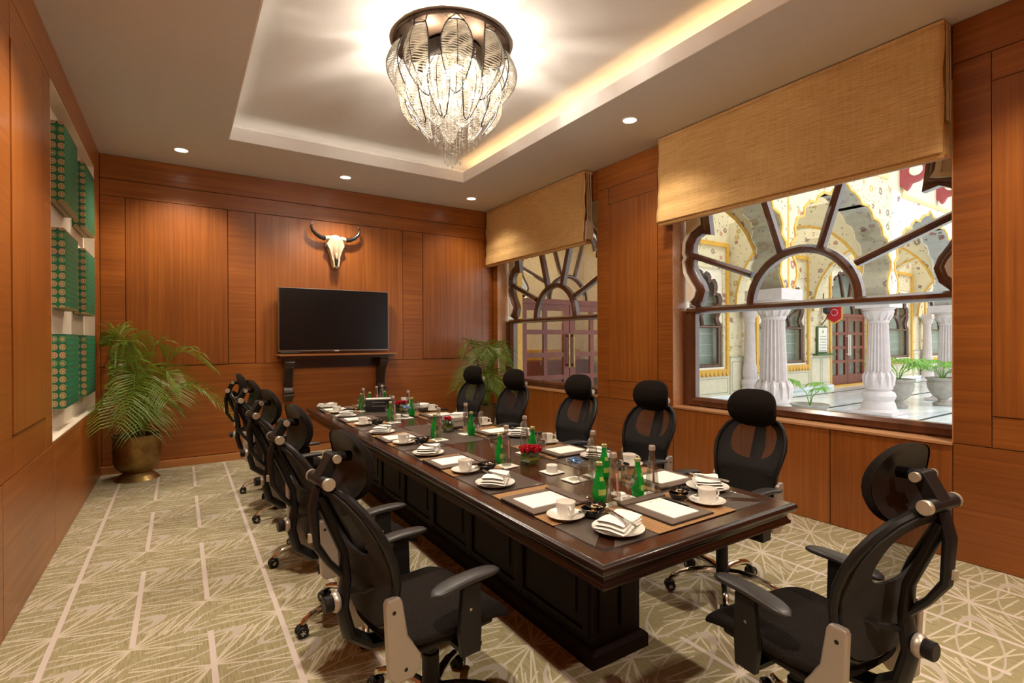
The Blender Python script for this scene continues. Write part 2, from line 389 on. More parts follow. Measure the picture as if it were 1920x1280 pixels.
def m_paisley(face):
    m, nt, b = nmat('green_brocade_face' if face else 'green_brocade_side')
    v = coords(nt)
    s = N(nt, 'ShaderNodeSeparateXYZ'); nt.links.new(v, s.inputs[0])
    nz = noise(nt, v, 55, 2)
    base = mixc(nt, nz, (0.004, 0.055, 0.028), (0.01, 0.15, 0.07))
    if face:   # small leaf diaper
        a = V(nt, 'SINE', V(nt, 'MULTIPLY', V(nt, 'ADD', s.outputs[2], V(nt, 'MULTIPLY', V(nt, 'SINE', V(nt, 'MULTIPLY', s.outputs[1], 95)), 0.012)), 150))
        c = mixc(nt, V(nt, 'MULTIPLY', V(nt, 'GREATER_THAN', a, 0.1), 0.8), base, (0.02, 0.30, 0.13))
        k = V(nt, 'MULTIPLY', V(nt, 'GREATER_THAN', V(nt, 'SINE', V(nt, 'MULTIPLY', s.outputs[2], 75)), 0.8), V(nt, 'GREATER_THAN', V(nt, 'SINE', V(nt, 'MULTIPLY', s.outputs[1], 60)), 0.75))
        c = mixc(nt, V(nt, 'MULTIPLY', k, 0.8), c, (0.16, 0.05, 0.03))
    else:      # rows of paisley drops
        p = 0.062
        t = V(nt, 'DIVIDE', s.outputs[2], p); fr = V(nt, 'MULTIPLY', V(nt, 'SUBTRACT', t, V(nt, 'ROUND', t)), p)
        dx = V(nt, 'SUBTRACT', V(nt, 'MODULO', V(nt, 'ADD', s.outputs[0], 10.0), 0.05), 0.028)
        e = V(nt, 'SQRT', V(nt, 'ADD', V(nt, 'POWER', V(nt, 'DIVIDE', dx, 0.021), 2.0), V(nt, 'POWER', V(nt, 'DIVIDE', fr, 0.024), 2.0)))
        cyc = V(nt, 'MODULO', V(nt, 'ROUND', t), 3.0)
        pal = ramp(nt, V(nt, 'DIVIDE', cyc, 3.0), [(0.0, (0.35, 0.28, 0.10)), (0.3, (0.10, 0.26, 0.08)), (0.6, (0.45, 0.26, 0.13))])
        c = mixc(nt, V(nt, 'LESS_THAN', e, 1.0), base, pal)
        c = mixc(nt, V(nt, 'LESS_THAN', e, 0.55), c, (0.30, 0.12, 0.05))
        c = mixc(nt, V(nt, 'LESS_THAN', e, 0.25), c, (0.5, 0.45, 0.3))
    nt.links.new(c, b.inputs['Base Color']); b.inputs['Roughness'].default_value = 0.55
    bump(nt, b, nz, 0.3, 0.004)
    return m
M_pface = m_paisley(True); M_pside = m_paisley(False)
def m_leaf(name, a, c2):
    m, nt, b = nmat(name)
    f = noise(nt, coords(nt), 9, 3)
    nt.links.new(mixc(nt, f, a, c2), b.inputs['Base Color']); b.inputs['Roughness'].default_value = 0.42
    out = nt.nodes['Material Output']
    tl = nt.nodes.new('ShaderNodeBsdfTranslucent'); tl.inputs[0].default_value = (*c2, 1)
    mx = nt.nodes.new('ShaderNodeMixShader'); mx.inputs[0].default_value = 0.25
    nt.links.new(b.outputs[0], mx.inputs[1]); nt.links.new(tl.outputs[0], mx.inputs[2]); nt.links.new(mx.outputs[0], out.inputs[0])
    return m
M_leaf = m_leaf('palm_leaf', (0.05, 0.10, 0.010), (0.24, 0.34, 0.03))
M_leaf2 = m_leaf('bright_palm_leaf', (0.06, 0.22, 0.02), (0.25, 0.5, 0.06))

# ------------------------------------------------------------------ mesh builder
class MB:
    def __init__(s): s.v = []; s.f = []
    def add(s, vs, fs):
        o = len(s.v); s.v += [tuple(p) for p in vs]; s.f += [tuple(i + o for i in f) for f in fs]; return s
    def box(s, a, b):
        x0, y0, z0 = a; x1, y1, z1 = b
        return s.add([(x0, y0, z0), (x1, y0, z0), (x1, y1, z0), (x0, y1, z0), (x0, y0, z1), (x1, y0, z1), (x1, y1, z1), (x0, y1, z1)],
                     [(0, 3, 2, 1), (4, 5, 6, 7), (0, 1, 5, 4), (1, 2, 6, 5), (2, 3, 7, 6), (3, 0, 4, 7)])
    def tube(s, pts, r, n=8, sx=1.0, cap=True, closed=False, up=None):
        pts = [Vector(p) for p in pts]; m = len(pts)
        rs = r if isinstance(r, (list, tuple)) else [r] * m
        vs = []; fs = []
        ref = Vector(up) if up else None
        prev = None
        for i, p in enumerate(pts):
            if closed: t = pts[(i + 1) % m] - pts[i - 1]
            else: t = pts[min(i + 1, m - 1)] - pts[max(i - 1, 0)]
            t.normalize()
            if ref is not None: u = ref - t * ref.dot(t)
            elif prev is not None: u = prev - t * prev.dot(t)
            else:
                u = Vector((0, 0, 1)) if abs(t.z) < 0.9 else Vector((1, 0, 0)); u = u - t * u.dot(t)
            u.normalize(); prev = u; w = t.cross(u)
            for k in range(n):
                a = 2 * PI * k / n
                vs.append(p + u * math.cos(a) * rs[i] + w * math.sin(a) * rs[i] * sx)
        seg = m if closed else m - 1
        for i in range(seg):
            j = (i + 1) % m
            for k in range(n):
                l = (k + 1) % n
                fs.append((i * n + k, i * n + l, j * n + l, j * n + k))
        if cap and not closed:
            fs.append(tuple(range(n - 1, -1, -1))); fs.append(tuple((m - 1) * n + k for k in range(n)))
        return s.add(vs, fs)
    def lathe(s, prof, c=(0, 0, 0), n=20, a0=0.0, axis='Z', flute=None):
        vs = []; fs = []; m = len(prof)
        for i, (r, z) in enumerate(prof):
            for k in range(n):
                a = 2 * PI * k / n + a0
                rr = r
                if flute and flute[0] <= i <= flute[1]: rr = r * (1 - flute[2] * (k % 2))
                x, y, zz = rr * math.cos(a), rr * math.sin(a), z
                if axis == 'X': x, y, zz = z, x, y
                elif axis == 'Y': x, y, zz = y, z, x
                vs.append((c[0] + x, c[1] + y, c[2] + zz))
        for i in range(m - 1):
            for k in range(n):
                l = (k + 1) % n
                fs.append((i * n + k, i * n + l, (i + 1) * n + l, (i + 1) * n + k))
        if prof[0][0] > 1e-5: fs.append(tuple(range(n - 1, -1, -1)))
        if prof[-1][0] > 1e-5: fs.append(tuple((m - 1) * n + k for k in range(n)))
        return s.add(vs, fs)
    def prism(s, poly, a, b, plane='YZ'):
        # poly = 2D outline, extruded between a and b on the third axis
        def P(p, t):
            return {'YZ': (t, p[0], p[1]), 'XZ': (p[0], t, p[1]), 'XY': (p[0], p[1], t)}[plane]
        n = len(poly)
        vs = [P(p, a) for p in poly] + [P(p, b) for p in poly]
        fs = [tuple(range(n - 1, -1, -1)), tuple(range(n, 2 * n))] + [(i, (i + 1) % n, n + (i + 1) % n, n + i) for i in range(n)]
        return s.add(vs, fs)
    def sweep(s, path, prof, closed=False, plane='YZ'):
        # sweep a profile (n offset, depth) along a 2D path; n = left normal
        m = len(path); k = len(prof); vs = []; fs = []
        for i in range(m):
            if closed: a = Vector(path[i]) - Vector(path[i - 1]); b = Vector(path[(i + 1) % m]) - Vector(path[i])
            else:
                a = Vector(path[i]) - Vector(path[max(i - 1, 0)]); b = Vector(path[min(i + 1, m - 1)]) - Vector(path[i])
                if a.length < 1e-9: a = b
                if b.length < 1e-9: b = a
            a.normalize(); b.normalize()
            na = Vector((-a.y, a.x)); nb = Vector((-b.y, b.x)); nn = na + nb
            if nn.length < 1e-6: nn = na
            nn.normalize(); sc = 1 / max(0.55, nn.dot(na))
            for (o, d) in prof:
                q = Vector(path[i]) + nn * o * sc
                vs.append({'YZ': (d, q.x, q.y), 'XY': (q.x, q.y, d), 'XZ': (q.x, d, q.y)}[plane])
        seg = m if closed else m - 1
        for i in range(seg):
            j = (i + 1) % m
            for q in range(k):
                l = (q + 1) % k
                fs.append((i * k + q, i * k + l, j * k + l, j * k + q))
        if not closed:
            fs.append(tuple(range(k))); fs.append(tuple((m - 1) * k + q for q in range(k - 1, -1, -1)))
        return s.add(vs, fs)
    def grid(s, fn, nu, nv, wrap=False):
        vs = [fn(i / nu, j / nv) for j in range(nv + 1) for i in range(nu + 1)]
        fs = [(j * (nu + 1) + i, j * (nu + 1) + i + 1, (j + 1) * (nu + 1) + i + 1, (j + 1) * (nu + 1) + i) for j in range(nv) for i in range(nu)]
        return s.add(vs, fs)
    def mesh(s, name, mat, smooth=True, angle=35):
        me = bpy.data.meshes.new(name); me.from_pydata(s.v, [], s.f)
        bm = bmesh.new(); bm.from_mesh(me)
        bmesh.ops.recalc_face_normals(bm, faces=bm.faces)
        if smooth:
            for f in bm.faces: f.smooth = True
            th = math.radians(angle)
            for e in bm.edges:
                if len(e.link_faces) == 2 and e.calc_face_angle(0) > th: e.smooth = False
        bm.to_mesh(me); bm.free()
        if mat: me.materials.append(mat)
        return me
    def build(s, name, mat, parent=None, loc=(0, 0, 0), rot=(0, 0, 0), smooth=True, angle=35, bevel=0):
        o = bpy.data.objects.new(name, s.mesh(name, mat, smooth, angle)); COL.objects.link(o)
        if parent: o.parent = parent
        o.location = loc; o.rotation_euler = rot
        if bevel:
            b = o.modifiers.new('bevel', 'BEVEL'); b.width = bevel; b.segments = 2; b.limit_method = 'ANGLE'
        return o
def inst(name, me, parent=None, loc=(0, 0, 0), rot=(0, 0, 0), sc=(1, 1, 1)):
    o = bpy.data.objects.new(name, me); COL.objects.link(o)
    if parent: o.parent = parent
    o.location = loc; o.rotation_euler = rot; o.scale = sc
    return o
def tag(o, label=None, cat=None, group=None, kind=None):
    if label: o['label'] = label
    if cat: o['category'] = cat
    if group: o['group'] = group
    if kind: o['kind'] = kind
    return o
def thing(name, label, cat, loc=(0, 0, 0), rz=0.0, group=None):
    o = bpy.data.objects.new(name, None); COL.objects.link(o); o.empty_display_size = 0.1
    o.location = loc; o.rotation_euler = (0, 0, rz)
    return tag(o, label, cat, group)
def struct(name, label, loc=(0, 0, 0)):
    o = bpy.data.objects.new(name, None); COL.objects.link(o); o.location = loc
    return tag(o, label, 'structure', None, 'structure')
KIDS = {}
def dup(src, loc, rz, label, group=None):
    c = src.copy(); COL.objects.link(c); c.location = loc; c.rotation_euler = (0, 0, rz)
    c['label'] = label
    if group: c['group'] = group
    for ch in KIDS.get(src.name) or list(src.children):
        d = ch.copy(); COL.objects.link(d); d.parent = c
        for g in list(ch.children):
            e = g.copy(); COL.objects.link(e); e.parent = d
    return c
def bx(name, a, b, mat, parent=None, bevel=0.002):
    c = [(a[i] + b[i]) / 2 for i in range(3)]
    return MB().box(a, b).build(name, mat, parent, smooth=False, bevel=bevel)

# ================================================================== ROOM SHELL
g = 0.0035     # half width of the joints between veneer panels
fl = MB().box((XL - 0.1, YF, -0.12), (XR + 0.02, YB + 0.05, 0)).build('floor', M_carpet, smooth=False)
tag(fl, 'beige green carpet with pale leaf-vein lines', 'floor', kind='structure')

# one helper for veneered walls: plane axis, position, list of rectangles (u0,u1,z0,z1,grain,proud)
def wall_panels(parent, axis, pos, inward, rects, depth=0.02):
    for (u0, u1, z0, z1, gr, proud) in rects:
        a = pos; b = pos + inward * (depth + proud)
        lo, hi = min(a, b), max(a, b)
        if axis == 'X': A = (lo, u0 + g, z0 + g); B = (hi, u1 - g, z1 - g)
        else: A = (u0 + g, lo, z0 + g); B = (u1 - g, hi, z1 - g)
        bx('panel', A, B, M_wv if gr == 'v' else M_wh, parent, 0.0015)

# --- wall_back : visible face at YB
wb = struct('wall_back', 'orange-brown veneered back wall behind the television')
MB().box((XL - 0.3, YB + 0.02, 0), (XR + 0.3, YB + 0.2, H + 0.3)).build('backing', M_hole, wb, smooth=False)
wall_panels(wb, 'Y', YB + 0.02, -1, [
    (XL, XR, 3.345, H, 'h', 0), (XL, XR, 3.15, 3.345, 'h', 0), (XL, XR, 0.09, 1.21, 'h', 0),
    (XL, -0.52, 1.21, 3.15, 'h', 0), (0.51, 0.82, 1.21, 3.15, 'h', 0), (2.812, 3.135, 1.21, 3.15, 'h', 0), (4.183, XR, 1.21, 3.15, 'h', 0),
    (-0.52, 0.51, 1.21, 3.15, 'v', 0.006), (0.82, 2.812, 1.21, 3.15, 'v', 0.0), (3.135, 4.183, 1.21, 3.15, 'v', 0.006)])
tag(MB().box((XL, YB - 0.045, 0), (XR, YB, 0.088)).build('baseboard_back', M_base, smooth=False, bevel=0.003), 'lighter wood baseboard along the back wall', 'baseboard', kind='structure')

# --- wall_left
NY0, NY1, NZ0, NZ1 = 4.745, 6.9, 0.80, 3.335
wl = struct('wall_left', 'orange-brown veneered left wall with a cream painted niche')
m = MB().box((XL - 0.3, YF, 0), (XL - 0.02, NY0, H + 0.3)).box((XL - 0.3, NY1, 0), (XL - 0.02, YB + 0.2, H + 0.3))
m.box((XL - 0.3, NY0, 0), (XL - 0.02, NY1, NZ0)).box((XL - 0.3, NY0, NZ1), (XL - 0.02, NY1, H + 0.3)).build('backing', M_hole, wl, smooth=False)
MB().box((XL - 0.3, NY0 - 0.01, NZ0 - 0.01), (XL - 0.085, NY1 + 0.01, NZ1 + 0.01)).build('niche_back', M_gunwall, wl, smooth=False)
m = MB().box((XL - 0.09, NY0 - 0.004, NZ1 - 0.002), (XL - 0.001, NY1 + 0.004, NZ1 + 0.006)).box((XL - 0.09, NY0 - 0.004, NZ0 - 0.006), (XL - 0.001, NY1 + 0.004, NZ0 + 0.002))
m.box((XL - 0.09, NY0 - 0.006, NZ0), (XL - 0.001, NY0 + 0.002, NZ1)).box((XL - 0.09, NY1 - 0.002, NZ0), (XL - 0.001, NY1 + 0.006, NZ1)).build('niche_reveal', M_gunwall, wl, smooth=False)
R = []
for (a, b) in ((YF, 0.6), (0.6, 2.1), (2.1, 3.54), (3.54, 4.81), (4.81, 5.9), (5.9, YB)):
    R.append((a, b, 0.0, 0.785 if b < 4.9 else 0.79, 'h' if b > 4.9 else 'h', 0))
R += [(YF, YB, 3.34, H, 'h', 0)]
R += [(NY1 + 0.008, YB, 0.79, 3.34, 'h', 0)]
prev = YF
for (a, b) in ((-0.7, 0.1), (0.85, 1.65), (2.4, 3.2), (3.725, 4.525)):
    R += [(prev, a, 0.785, 3.34, 'h', 0), (a, b, 1.0, 3.118, 'v', 0.006), (a, b, 0.785, 1.0, 'h', 0), (a, b, 3.118, 3.34, 'h', 0)]
    prev = b
R += [(prev, NY0 - 0.008, 0.785, 3.34, 'h', 0)]
wall_panels(wl, 'X', XL - 0.02, 1, R)

# --- wall_right with two window openings, reveals 0.2 m deep
wr = struct('wall_right', 'orange-brown veneered right wall around two windows')
XO = XR + 0.27
m = MB()
ys = [YF, WY[0][0], WY[0][1], WY[1][0], WY[1][1], YB + 0.2]
for i in (0, 2, 4): m.box((XR + 0.02, ys[i], 0), (XO, ys[i + 1], H + 0.3))
for (a, b) in WY:
    m.box((XR + 0.02, a, 0), (XO, b, ZS - 0.03)).box((XR + 0.02, a, ZT), (XO, b, H + 0.3))
m.build('backing', M_cream, wr, smooth=False)
R = []
for (a, b) in ((YF, WY[0][0]), (WY[0][1], WY[1][0]), (WY[1][1], YB)):
    R += [(a, b, 0, 0.788, 'h', 0), (a, b, 3.345, H, 'h', 0)]
for (a, b) in WY:
    w3 = (b - a) / 3
    R += [(a + i * w3, a + (i + 1) * w3, 0, ZS - 0.02, 'v', 0) for i in range(3)] + [(a, b, ZT, H, 'h', 0)]
R += [(WY[0][1], 3.815, 0.788, 3.345, 'h', 0), (4.575, WY[1][0], 0.788, 3.345, 'h', 0), (3.815, 4.575, 1.005, 3.14, 'v', 0.006), (3.815, 4.575, 0.788, 1.005, 'h', 0), (3.815, 4.575, 3.14, 3.345, 'h', 0)]
R += [(1.07, WY[0][0], 0.788, 3.345, 'h', 0), (-0.1, 1.07, 0.992, 3.152, 'v', 0.006), (-0.1, 1.07, 0.788, 0.992, 'h', 0), (-0.1, 1.07, 3.152, 3.345, 'h', 0), (YF, -0.1, 0.788, 3.345, 'h', 0)]
R += [(WY[1][1], YB, 0.788, 3.345, 'h', 0)]
wall_panels(wr, 'X', XR + 0.02, -1, R)
for (a, b) in WY:   # wooden reveals at the two sides and the head
    bx('reveal', (XR + 0.001, b - 0.004, ZS), (XR + 0.20, b + 0.016, ZT), M_sill, wr)
    bx('reveal', (XR + 0.001, a - 0.016, ZS), (XR + 0.20, a + 0.004, ZT), M_sill, wr)

# --- wall behind the camera
wf = struct('wall_front', 'veneered wall behind the camera')
MB().box((XL - 0.3, YF - 0.2, 0), (XR + 0.3, YF - 0.02, H + 0.3)).build('backing', M_hole, wf, smooth=False)
wall_panels(wf, 'Y', YF - 0.02, 1, [(XL, XR, 0, 0.9, 'h', 0), (XL, XR, 3.2, H, 'h', 0)] + [(XL + i * 1.285, XL + (i + 1) * 1.285, 0.9, 3.2, 'v', 0) for i in range(4)])

# --- ceiling ring, tray and cove
TX0, TX1, TY0, TY1 = 0.447, 3.21, -0.9, 6.114
ce = struct('ceiling', 'greige ceiling with a raised bright tray')
m = MB().box((XL - 0.3, YF - 0.2, H), (TX0 - 0.004, YB + 0.2, H + 0.06)).box((TX1 + 0.004, YF - 0.2, H), (XO, YB + 0.2, H + 0.06))
m.box((TX0 - 0.004, TY1 + 0.004, H), (TX1 + 0.004, YB + 0.2, H + 0.06)).box((TX0 - 0.004, YF - 0.2, H), (TX1 + 0.004, TY0 - 0.004, H + 0.06)).build('soffit', M_ceil, ce, smooth=False)
MB().sweep([(TX0, TY0), (TX1, TY0), (TX1, TY1), (TX0, TY1)], [(0, H - 0.0006), (0, H + 0.137), (-0.012, H + 0.137), (-0.012, H - 0.0006)], True, 'XY').build('fascia', M_fascia, ce, smooth=False)
MB().box((TX0 - 0.22, TY0 - 0.22, HT), (TX1 + 0.22, TY1 + 0.22, HT + 0.06)).build('tray_top', M_tray, ce, smooth=False)
MB().sweep([(TX0 - 0.2, TY0 - 0.2), (TX1 + 0.2, TY0 - 0.2), (TX1 + 0.2, TY1 + 0.2), (TX0 - 0.2, TY1 + 0.2)], [(0, H + 0.05), (0, HT + 0.02), (-0.03, HT + 0.02), (-0.03, H + 0.05)], True, 'XY').build('cove_wall', M_tray, ce, smooth=False)
MB().box((XL - 0.3, YF - 0.2, HT + 0.07), (XO, YB + 0.2, HT + 0.12)).build('roof', M_hole, ce, smooth=False)
# LED strip lying in the cove on the window side
MB().box((TX1 + 0.10, TY0, H + 0.062), (TX1 + 0.12, TY1, H + 0.074)).build('led_and_fill_strip', M_led, ce, smooth=False)
MB().box((TX0 - 0.12, TY0, H + 0.062), (TX0 - 0.10, TY1, H + 0.074)).box((TX0, TY1 + 0.10, H + 0.062), (TX1, TY1 + 0.12, H + 0.074)).box((TX0, TY0 - 0.12, H + 0.062), (TX1, TY0 - 0.10, H + 0.074)).build('led_and_fill_strip', M_trayfill, ce, smooth=False)  # strips on the other three sides are added to brighten the tray

# recessed downlights (lens, trim ring, and the lamp's own light)
DLP = [(0.024, 6.744), (1.814, 6.735), (3.673, 6.746), (3.66, 3.517), (0.024, 3.5), (0.024, 0.6), (3.66, 0.3), (1.814, -1.25)]  # last four lie out of view: assumed by symmetry, added for fill light
DLN = ['recessed downlight in the far left ceiling corner', 'recessed downlight above the television wall', 'recessed downlight in the far right ceiling corner', 'recessed downlight near the top of the large window',
       'added unseen downlight over the left wall', 'added unseen downlight left of the camera', 'added unseen downlight right of the camera', 'added unseen downlight behind the camera']
for (x, y), lb, pw in zip(DLP, DLN, (130, 130, 60, 65, 250, 260, 260, 240)):
    t = thing('downlight', lb, 'ceiling light', (x, y, H), group='recessed downlights')
    MB().lathe([(0, -0.004), (0.062, -0.004), (0.062, 0.0)], n=24).build('lens', M_downl, t)
    MB().lathe([(0.064, -0.0005), (0.064, -0.006), (0.076, -0.006), (0.078, -0.0005)], n=24).build('trim_ring', M_white, t)
    light('downlight_lamp', 'SPOT', (x, y, H - 0.03), pw, (1.0, 0.87, 0.70), spot_size=math.radians(120), spot_blend=0.8, shadow_soft_size=0.05)

# ================================================================== WINDOWS (local: x depth, y along the wall, z up)
def multifoil():
    half = [(1.06, 1.83), (0.99, 1.90), (0.960, 2.0), (0.985, 2.08), (1.04, 2.16), (1.085, 2.24), (1.10, 2.32), (1.075, 2.37),
            (1.10, 2.43), (1.094, 2.50), (1.055, 2.565), (0.985, 2.60), (0.908, 2.605), (0.905, 2.70), (0.915, 2.78), (0.90, 2.86), (0.84, 2.92), (0.76, 2.93), (0.70, 2.90),
            (0.68, 2.98), (0.62, 3.05), (0.53, 3.08), (0.45, 3.06), (0.41, 3.02), (0.36, 3.08), (0.27, 3.115), (0.17, 3.10), (0.11, 3.06), (0.06, 3.10), (0, 3.15)]
    return half + [(-y, z) for (y, z) in reversed(half[:-1])]
FOIL = multifoil()
def mould(w, d0, d1, st=0.012):
    return [(-w, d0), (-w, (d0 + d1) / 2), (-w * 0.6, d1 - st * 0.4), (-w * 0.35, d1), (w * 0.35, d1), (w * 0.6, d1 - st * 0.4), (w, (d0 + d1) / 2), (w, d0)]
def offset_curve(c, o):
    out = []
    for i, p in enumerate(c):
        a = Vector(c[max(i - 1, 0)]); b = Vector(c[min(i + 1, len(c) - 1)]); t = (b - a).normalized(); n = Vector((-t.y, t.x))
        out.append(tuple(Vector(p) + n * o))
    return out
OUT = offset_curve(FOIL, -0.05)
WM = {}
HW = 1.17
WM['frame'] = MB().sweep([(HW - 0.045, 1.80), (HW - 0.045, 0.835), (-HW + 0.045, 0.835), (-HW + 0.045, 1.80)], [(-0.05, 0.05), (-0.05, -0.015), (-0.02, -0.04), (0.025, -0.04), (0.045, -0.02), (0.045, 0.05)]).mesh('frame', M_frame)
WM['transom'] = MB().sweep([(HW, 1.80), (-HW, 1.80)], [(-0.036, 0.05), (-0.036, -0.02), (-0.015, -0.05), (0.015, -0.05), (0.036, -0.02), (0.036, 0.05)]).mesh('transom', M_frame)
WM['tracery'] = MB().sweep(OUT, [(-0.055, 0.06), (-0.055, -0.02), (-0.035, -0.045), (0.0, -0.045), (0.02, -0.02), (0.05, -0.01), (0.05, 0.06)]).mesh('tracery', M_frame)
ARC = [(0.465 * math.cos(PI * i / 24), 1.815 + 0.475 * math.sin(PI * i / 24)) for i in range(25)]
WM['arch_bar'] = MB().sweep(ARC, [(-0.036, 0.05), (-0.036, -0.01), (-0.012, -0.04), (0.012, -0.04), (0.036, -0.01), (0.036, 0.05)]).mesh('arch_bar', M_frame)
def spoke(a, b):
    return MB().sweep([a, b], [(-0.03, 0.05), (-0.03, -0.01), (-0.010, -0.038), (0.010, -0.038), (0.03, -0.01), (0.03, 0.05)]).mesh('spoke', M_frame)
SP = [spoke((0.45, 2.11), (1.11, 2.385)), spoke((0.19, 2.28), (0.70, 2.93)) if False else spoke((0.17, 2.27), (0.41, 3.05))]
SP += [spoke((-0.45, 2.11), (-1.11, 2.385)), spoke((-0.17, 2.27), (-0.41, 3.05))]
WM['pane'] = MB().box((0.012, -HW + 0.05, 0.86), (0.018, HW - 0.05, 1.79)).mesh('pane', M_pane, False)
pf = FOIL
WM['fan_pane'] = MB().prism(pf, 0.012, 0.018).mesh('fan_pane', M_pane, False)
def radial_clean(c):
    out = []; last = -1.0
    for (y, z) in c:
        a = math.atan2(z - 1.80, y)
        if a > last + 0.004: out.append((y, z)); last = a
    return out
SURC = radial_clean(offset_curve(FOIL, -0.095))
def surround_mesh():
    vs = []; fs = []
    for (y, z) in SURC:
        dy, dz = y, z - 1.80; k = min((HW / abs(dy)) if abs(dy) > 1e-6 else 1e9, (ZT - 1.80) / dz if dz > 1e-6 else 1e9); k = max(k, 1.001)
        Yo, Zo = dy * k, 1.80 + dz * k
        vs += [(-0.045, y, z), (-0.045, Yo, Zo), (0.055, y, z), (0.055, Yo, Zo)]
    for i in range(len(SURC) - 1):
        a, b = i * 4, i * 4 + 4
        fs += [(a, b, b + 1, a + 1), (a + 2, a + 3, b + 3, b + 2), (a, a + 2, b + 2, b)]
    m = MB().add(vs, fs)
    for s_ in (-1, 1): m.add([(-0.045, s_ * HW, ZT), (-0.045, s_ * HW * 0.9, ZT), (-0.045, s_ * HW, ZT - 0.12)], [(0, 1, 2)])
    return m.mesh('surround', M_plaster, False)
WM['surround'] = surround_mesh()
WM['surround_edge'] = MB().sweep(SURC, [(-0.018, 0.0), (-0.018, -0.062), (0.018, -0.062), (0.018, 0.0)]).mesh('surround_edge', M_white)
def window(parent, loc, rz, pane=True, sur_=True):
    for k in ('frame', 'transom', 'tracery', 'arch_bar'): inst(k, WM[k], parent, loc, (0, 0, rz))
    for s_ in SP: inst('spoke', s_, parent, loc, (0, 0, rz))
    if sur_:
        for k in ('surround', 'surround_edge'): inst(k, WM[k], parent, loc, (0, 0, rz))
    if pane: inst('pane', WM['pane'], parent, loc, (0, 0, rz)); inst('fan_pane', WM['fan_pane'], parent, loc, (0, 0, rz))
XW = 4.585
for i, (a, b) in enumerate(WY):
    w = struct('window_%d' % (i + 1), ['large right window with brown scalloped fanlight onto the courtyard', 'farther window with brown scalloped fanlight facing red doors'][i])
    window(w, (XW, (a + b) / 2 - 0.05 if i == 0 else (a + b) / 2 - 0.08, 0), 0)
    bx('sill', (XR - 0.012, a, ZS - 0.02), (XW + 0.06, b, ZS), M_sill, w)
    bx('stile', (XW - 0.035, b - 0.075, ZS), (XW + 0.05, b - 0.002, 1.80), M_frame, w)
    bx('stile', (XW - 0.035, a + 0.002, ZS), (XW + 0.05, a + 0.03, 1.80), M_frame, w)

# ================================================================== COURTYARD OUTSIDE
YW = 7.8
of = tag(MB().box((XO, -6, -0.15), (34, 14, -0.005)).build('courtyard_floor', M_marble, smooth=False), 'pale blue-white marble courtyard floor', 'floor', kind='structure')
for (a, b, nm) in (((6.2, 3.72), (33, 3.78), 'a'), ((6.2, 5.5), (33, 5.56), 'b'), ((6.2, 7.0), (33, 7.05), 'c')):
    MB().box((a[0], a[1], -0.006), (b[0], b[1], 0.0005)).build('marble_strip', M_iron, of, smooth=False)
# raised edge with beaded border to the right
bx('kerb', (9.9, 1.2, -0.005), (33, 3.6, 0.03), M_marble, of)
m = MB()
for i in range(110): m.lathe([(0, 0.035), (0.03, 0.033), (0.035, 0.0)], (10.1 + i * 0.16, 3.42, 0), 6)
m.build('bead_border', M_column, of)
bx('worn_stone_slab', (10.6, 1.9, 0.03), (13.2, 2.4, 0.05), M_creamy, of)

# far wall facing the room, one piece per bay around its windows and doors
fw = struct('wall_courtyard', 'painted floral courtyard wall with gold frames')
WX = [10.2, 14.1, 21.45, 25.35]; DXs = [6.47, 17.95]
def bay_wall(x0, x1, z0, z1, y0=YW, y1=YW + 0.35, mat=None): MB().box((x0, y0, z0), (x1, y1, z1)).build('plaster', mat or M_floral, fw, smooth=False)
xs = XO + 0.05
for cxx, isd in sorted([(c, 0) for c in WX] + [(c, 1) for c in DXs]):
    bay_wall(xs, cxx - HW, 0, 6.2)
    bay_wall(cxx - HW, cxx + HW, ZT - 0.01 + (0.46 if isd else 0), 6.2)
    if not isd: bay_wall(cxx - HW, cxx + HW, 0, 0.80, mat=M_cream)
    xs = cxx + HW
bay_wall(xs, 33, 0, 6.2)
bay_wall(32.9, 33.2, 0, 6.2, -6, YW, M_cream)
# wainscot panels (outlined), plinth and gold frames
def outline(x0, x1, z0, z1, y, mat, w=0.03, d=0.02, name='outline', parent=fw):
    MB().sweep([(x0, z0), (x1, z0), (x1, z1), (x0, z1)], [(-w / 2, y), (-w / 2, y - d), (w / 2, y - d), (w / 2, y)], True, 'XZ').build(name, mat, parent, smooth=False)
for c in WX:
    outline(c - 1.31, c + 1.31, 0.70, 3.83, YW, M_gold, 0.10, 0.05, 'gold_frame')
    m = MB()
    for i in range(17):
        x = c - 1.28 + i * 0.16; m.prism([(x - 0.07, 0.70), (x + 0.07, 0.70), (x + 0.05, 0.62), (x, 0.58), (x - 0.05, 0.62)], YW - 0.06, YW, 'XZ')
    m.build('gold_valance', M_gold, fw, smooth=False)
    MB().box((c - 1.36, YW - 0.03, 0.1), (c + 1.36, YW, 0.56)).build('dado', M_cream, fw, smooth=False)
    outline(c - 1.3, c - 0.05, 0.16, 0.52, YW - 0.03, M_grey, 0.018, 0.008); outline(c + 0.05, c + 1.3, 0.16, 0.52, YW - 0.03, M_grey, 0.018, 0.008)
    bx('window_sill', (c - HW, YW - 0.02, 0.72), (c + HW, YW + 0.3, 0.80), M_white, fw)
for (a, b) in ((11.62, 12.68), (15.5, 16.72), (7.75, 8.82), (19.25, 20.0), (22.9, 23.95)):
    MB().box((a, YW - 0.035, 0.1), (b, YW, 1.02)).build('dado', M_cream, fw, smooth=False)
    outline(a + 0.06, (a + b) / 2 - 0.05, 0.18, 0.92, YW - 0.035, M_grey, 0.018, 0.008); outline((a + b) / 2 + 0.05, b - 0.06, 0.18, 0.92, YW - 0.035, M_grey, 0.018, 0.008)
    bx('dado_cap', (a - 0.02, YW - 0.05, 1.02), (b + 0.02, YW, 1.05), M_grey, fw)
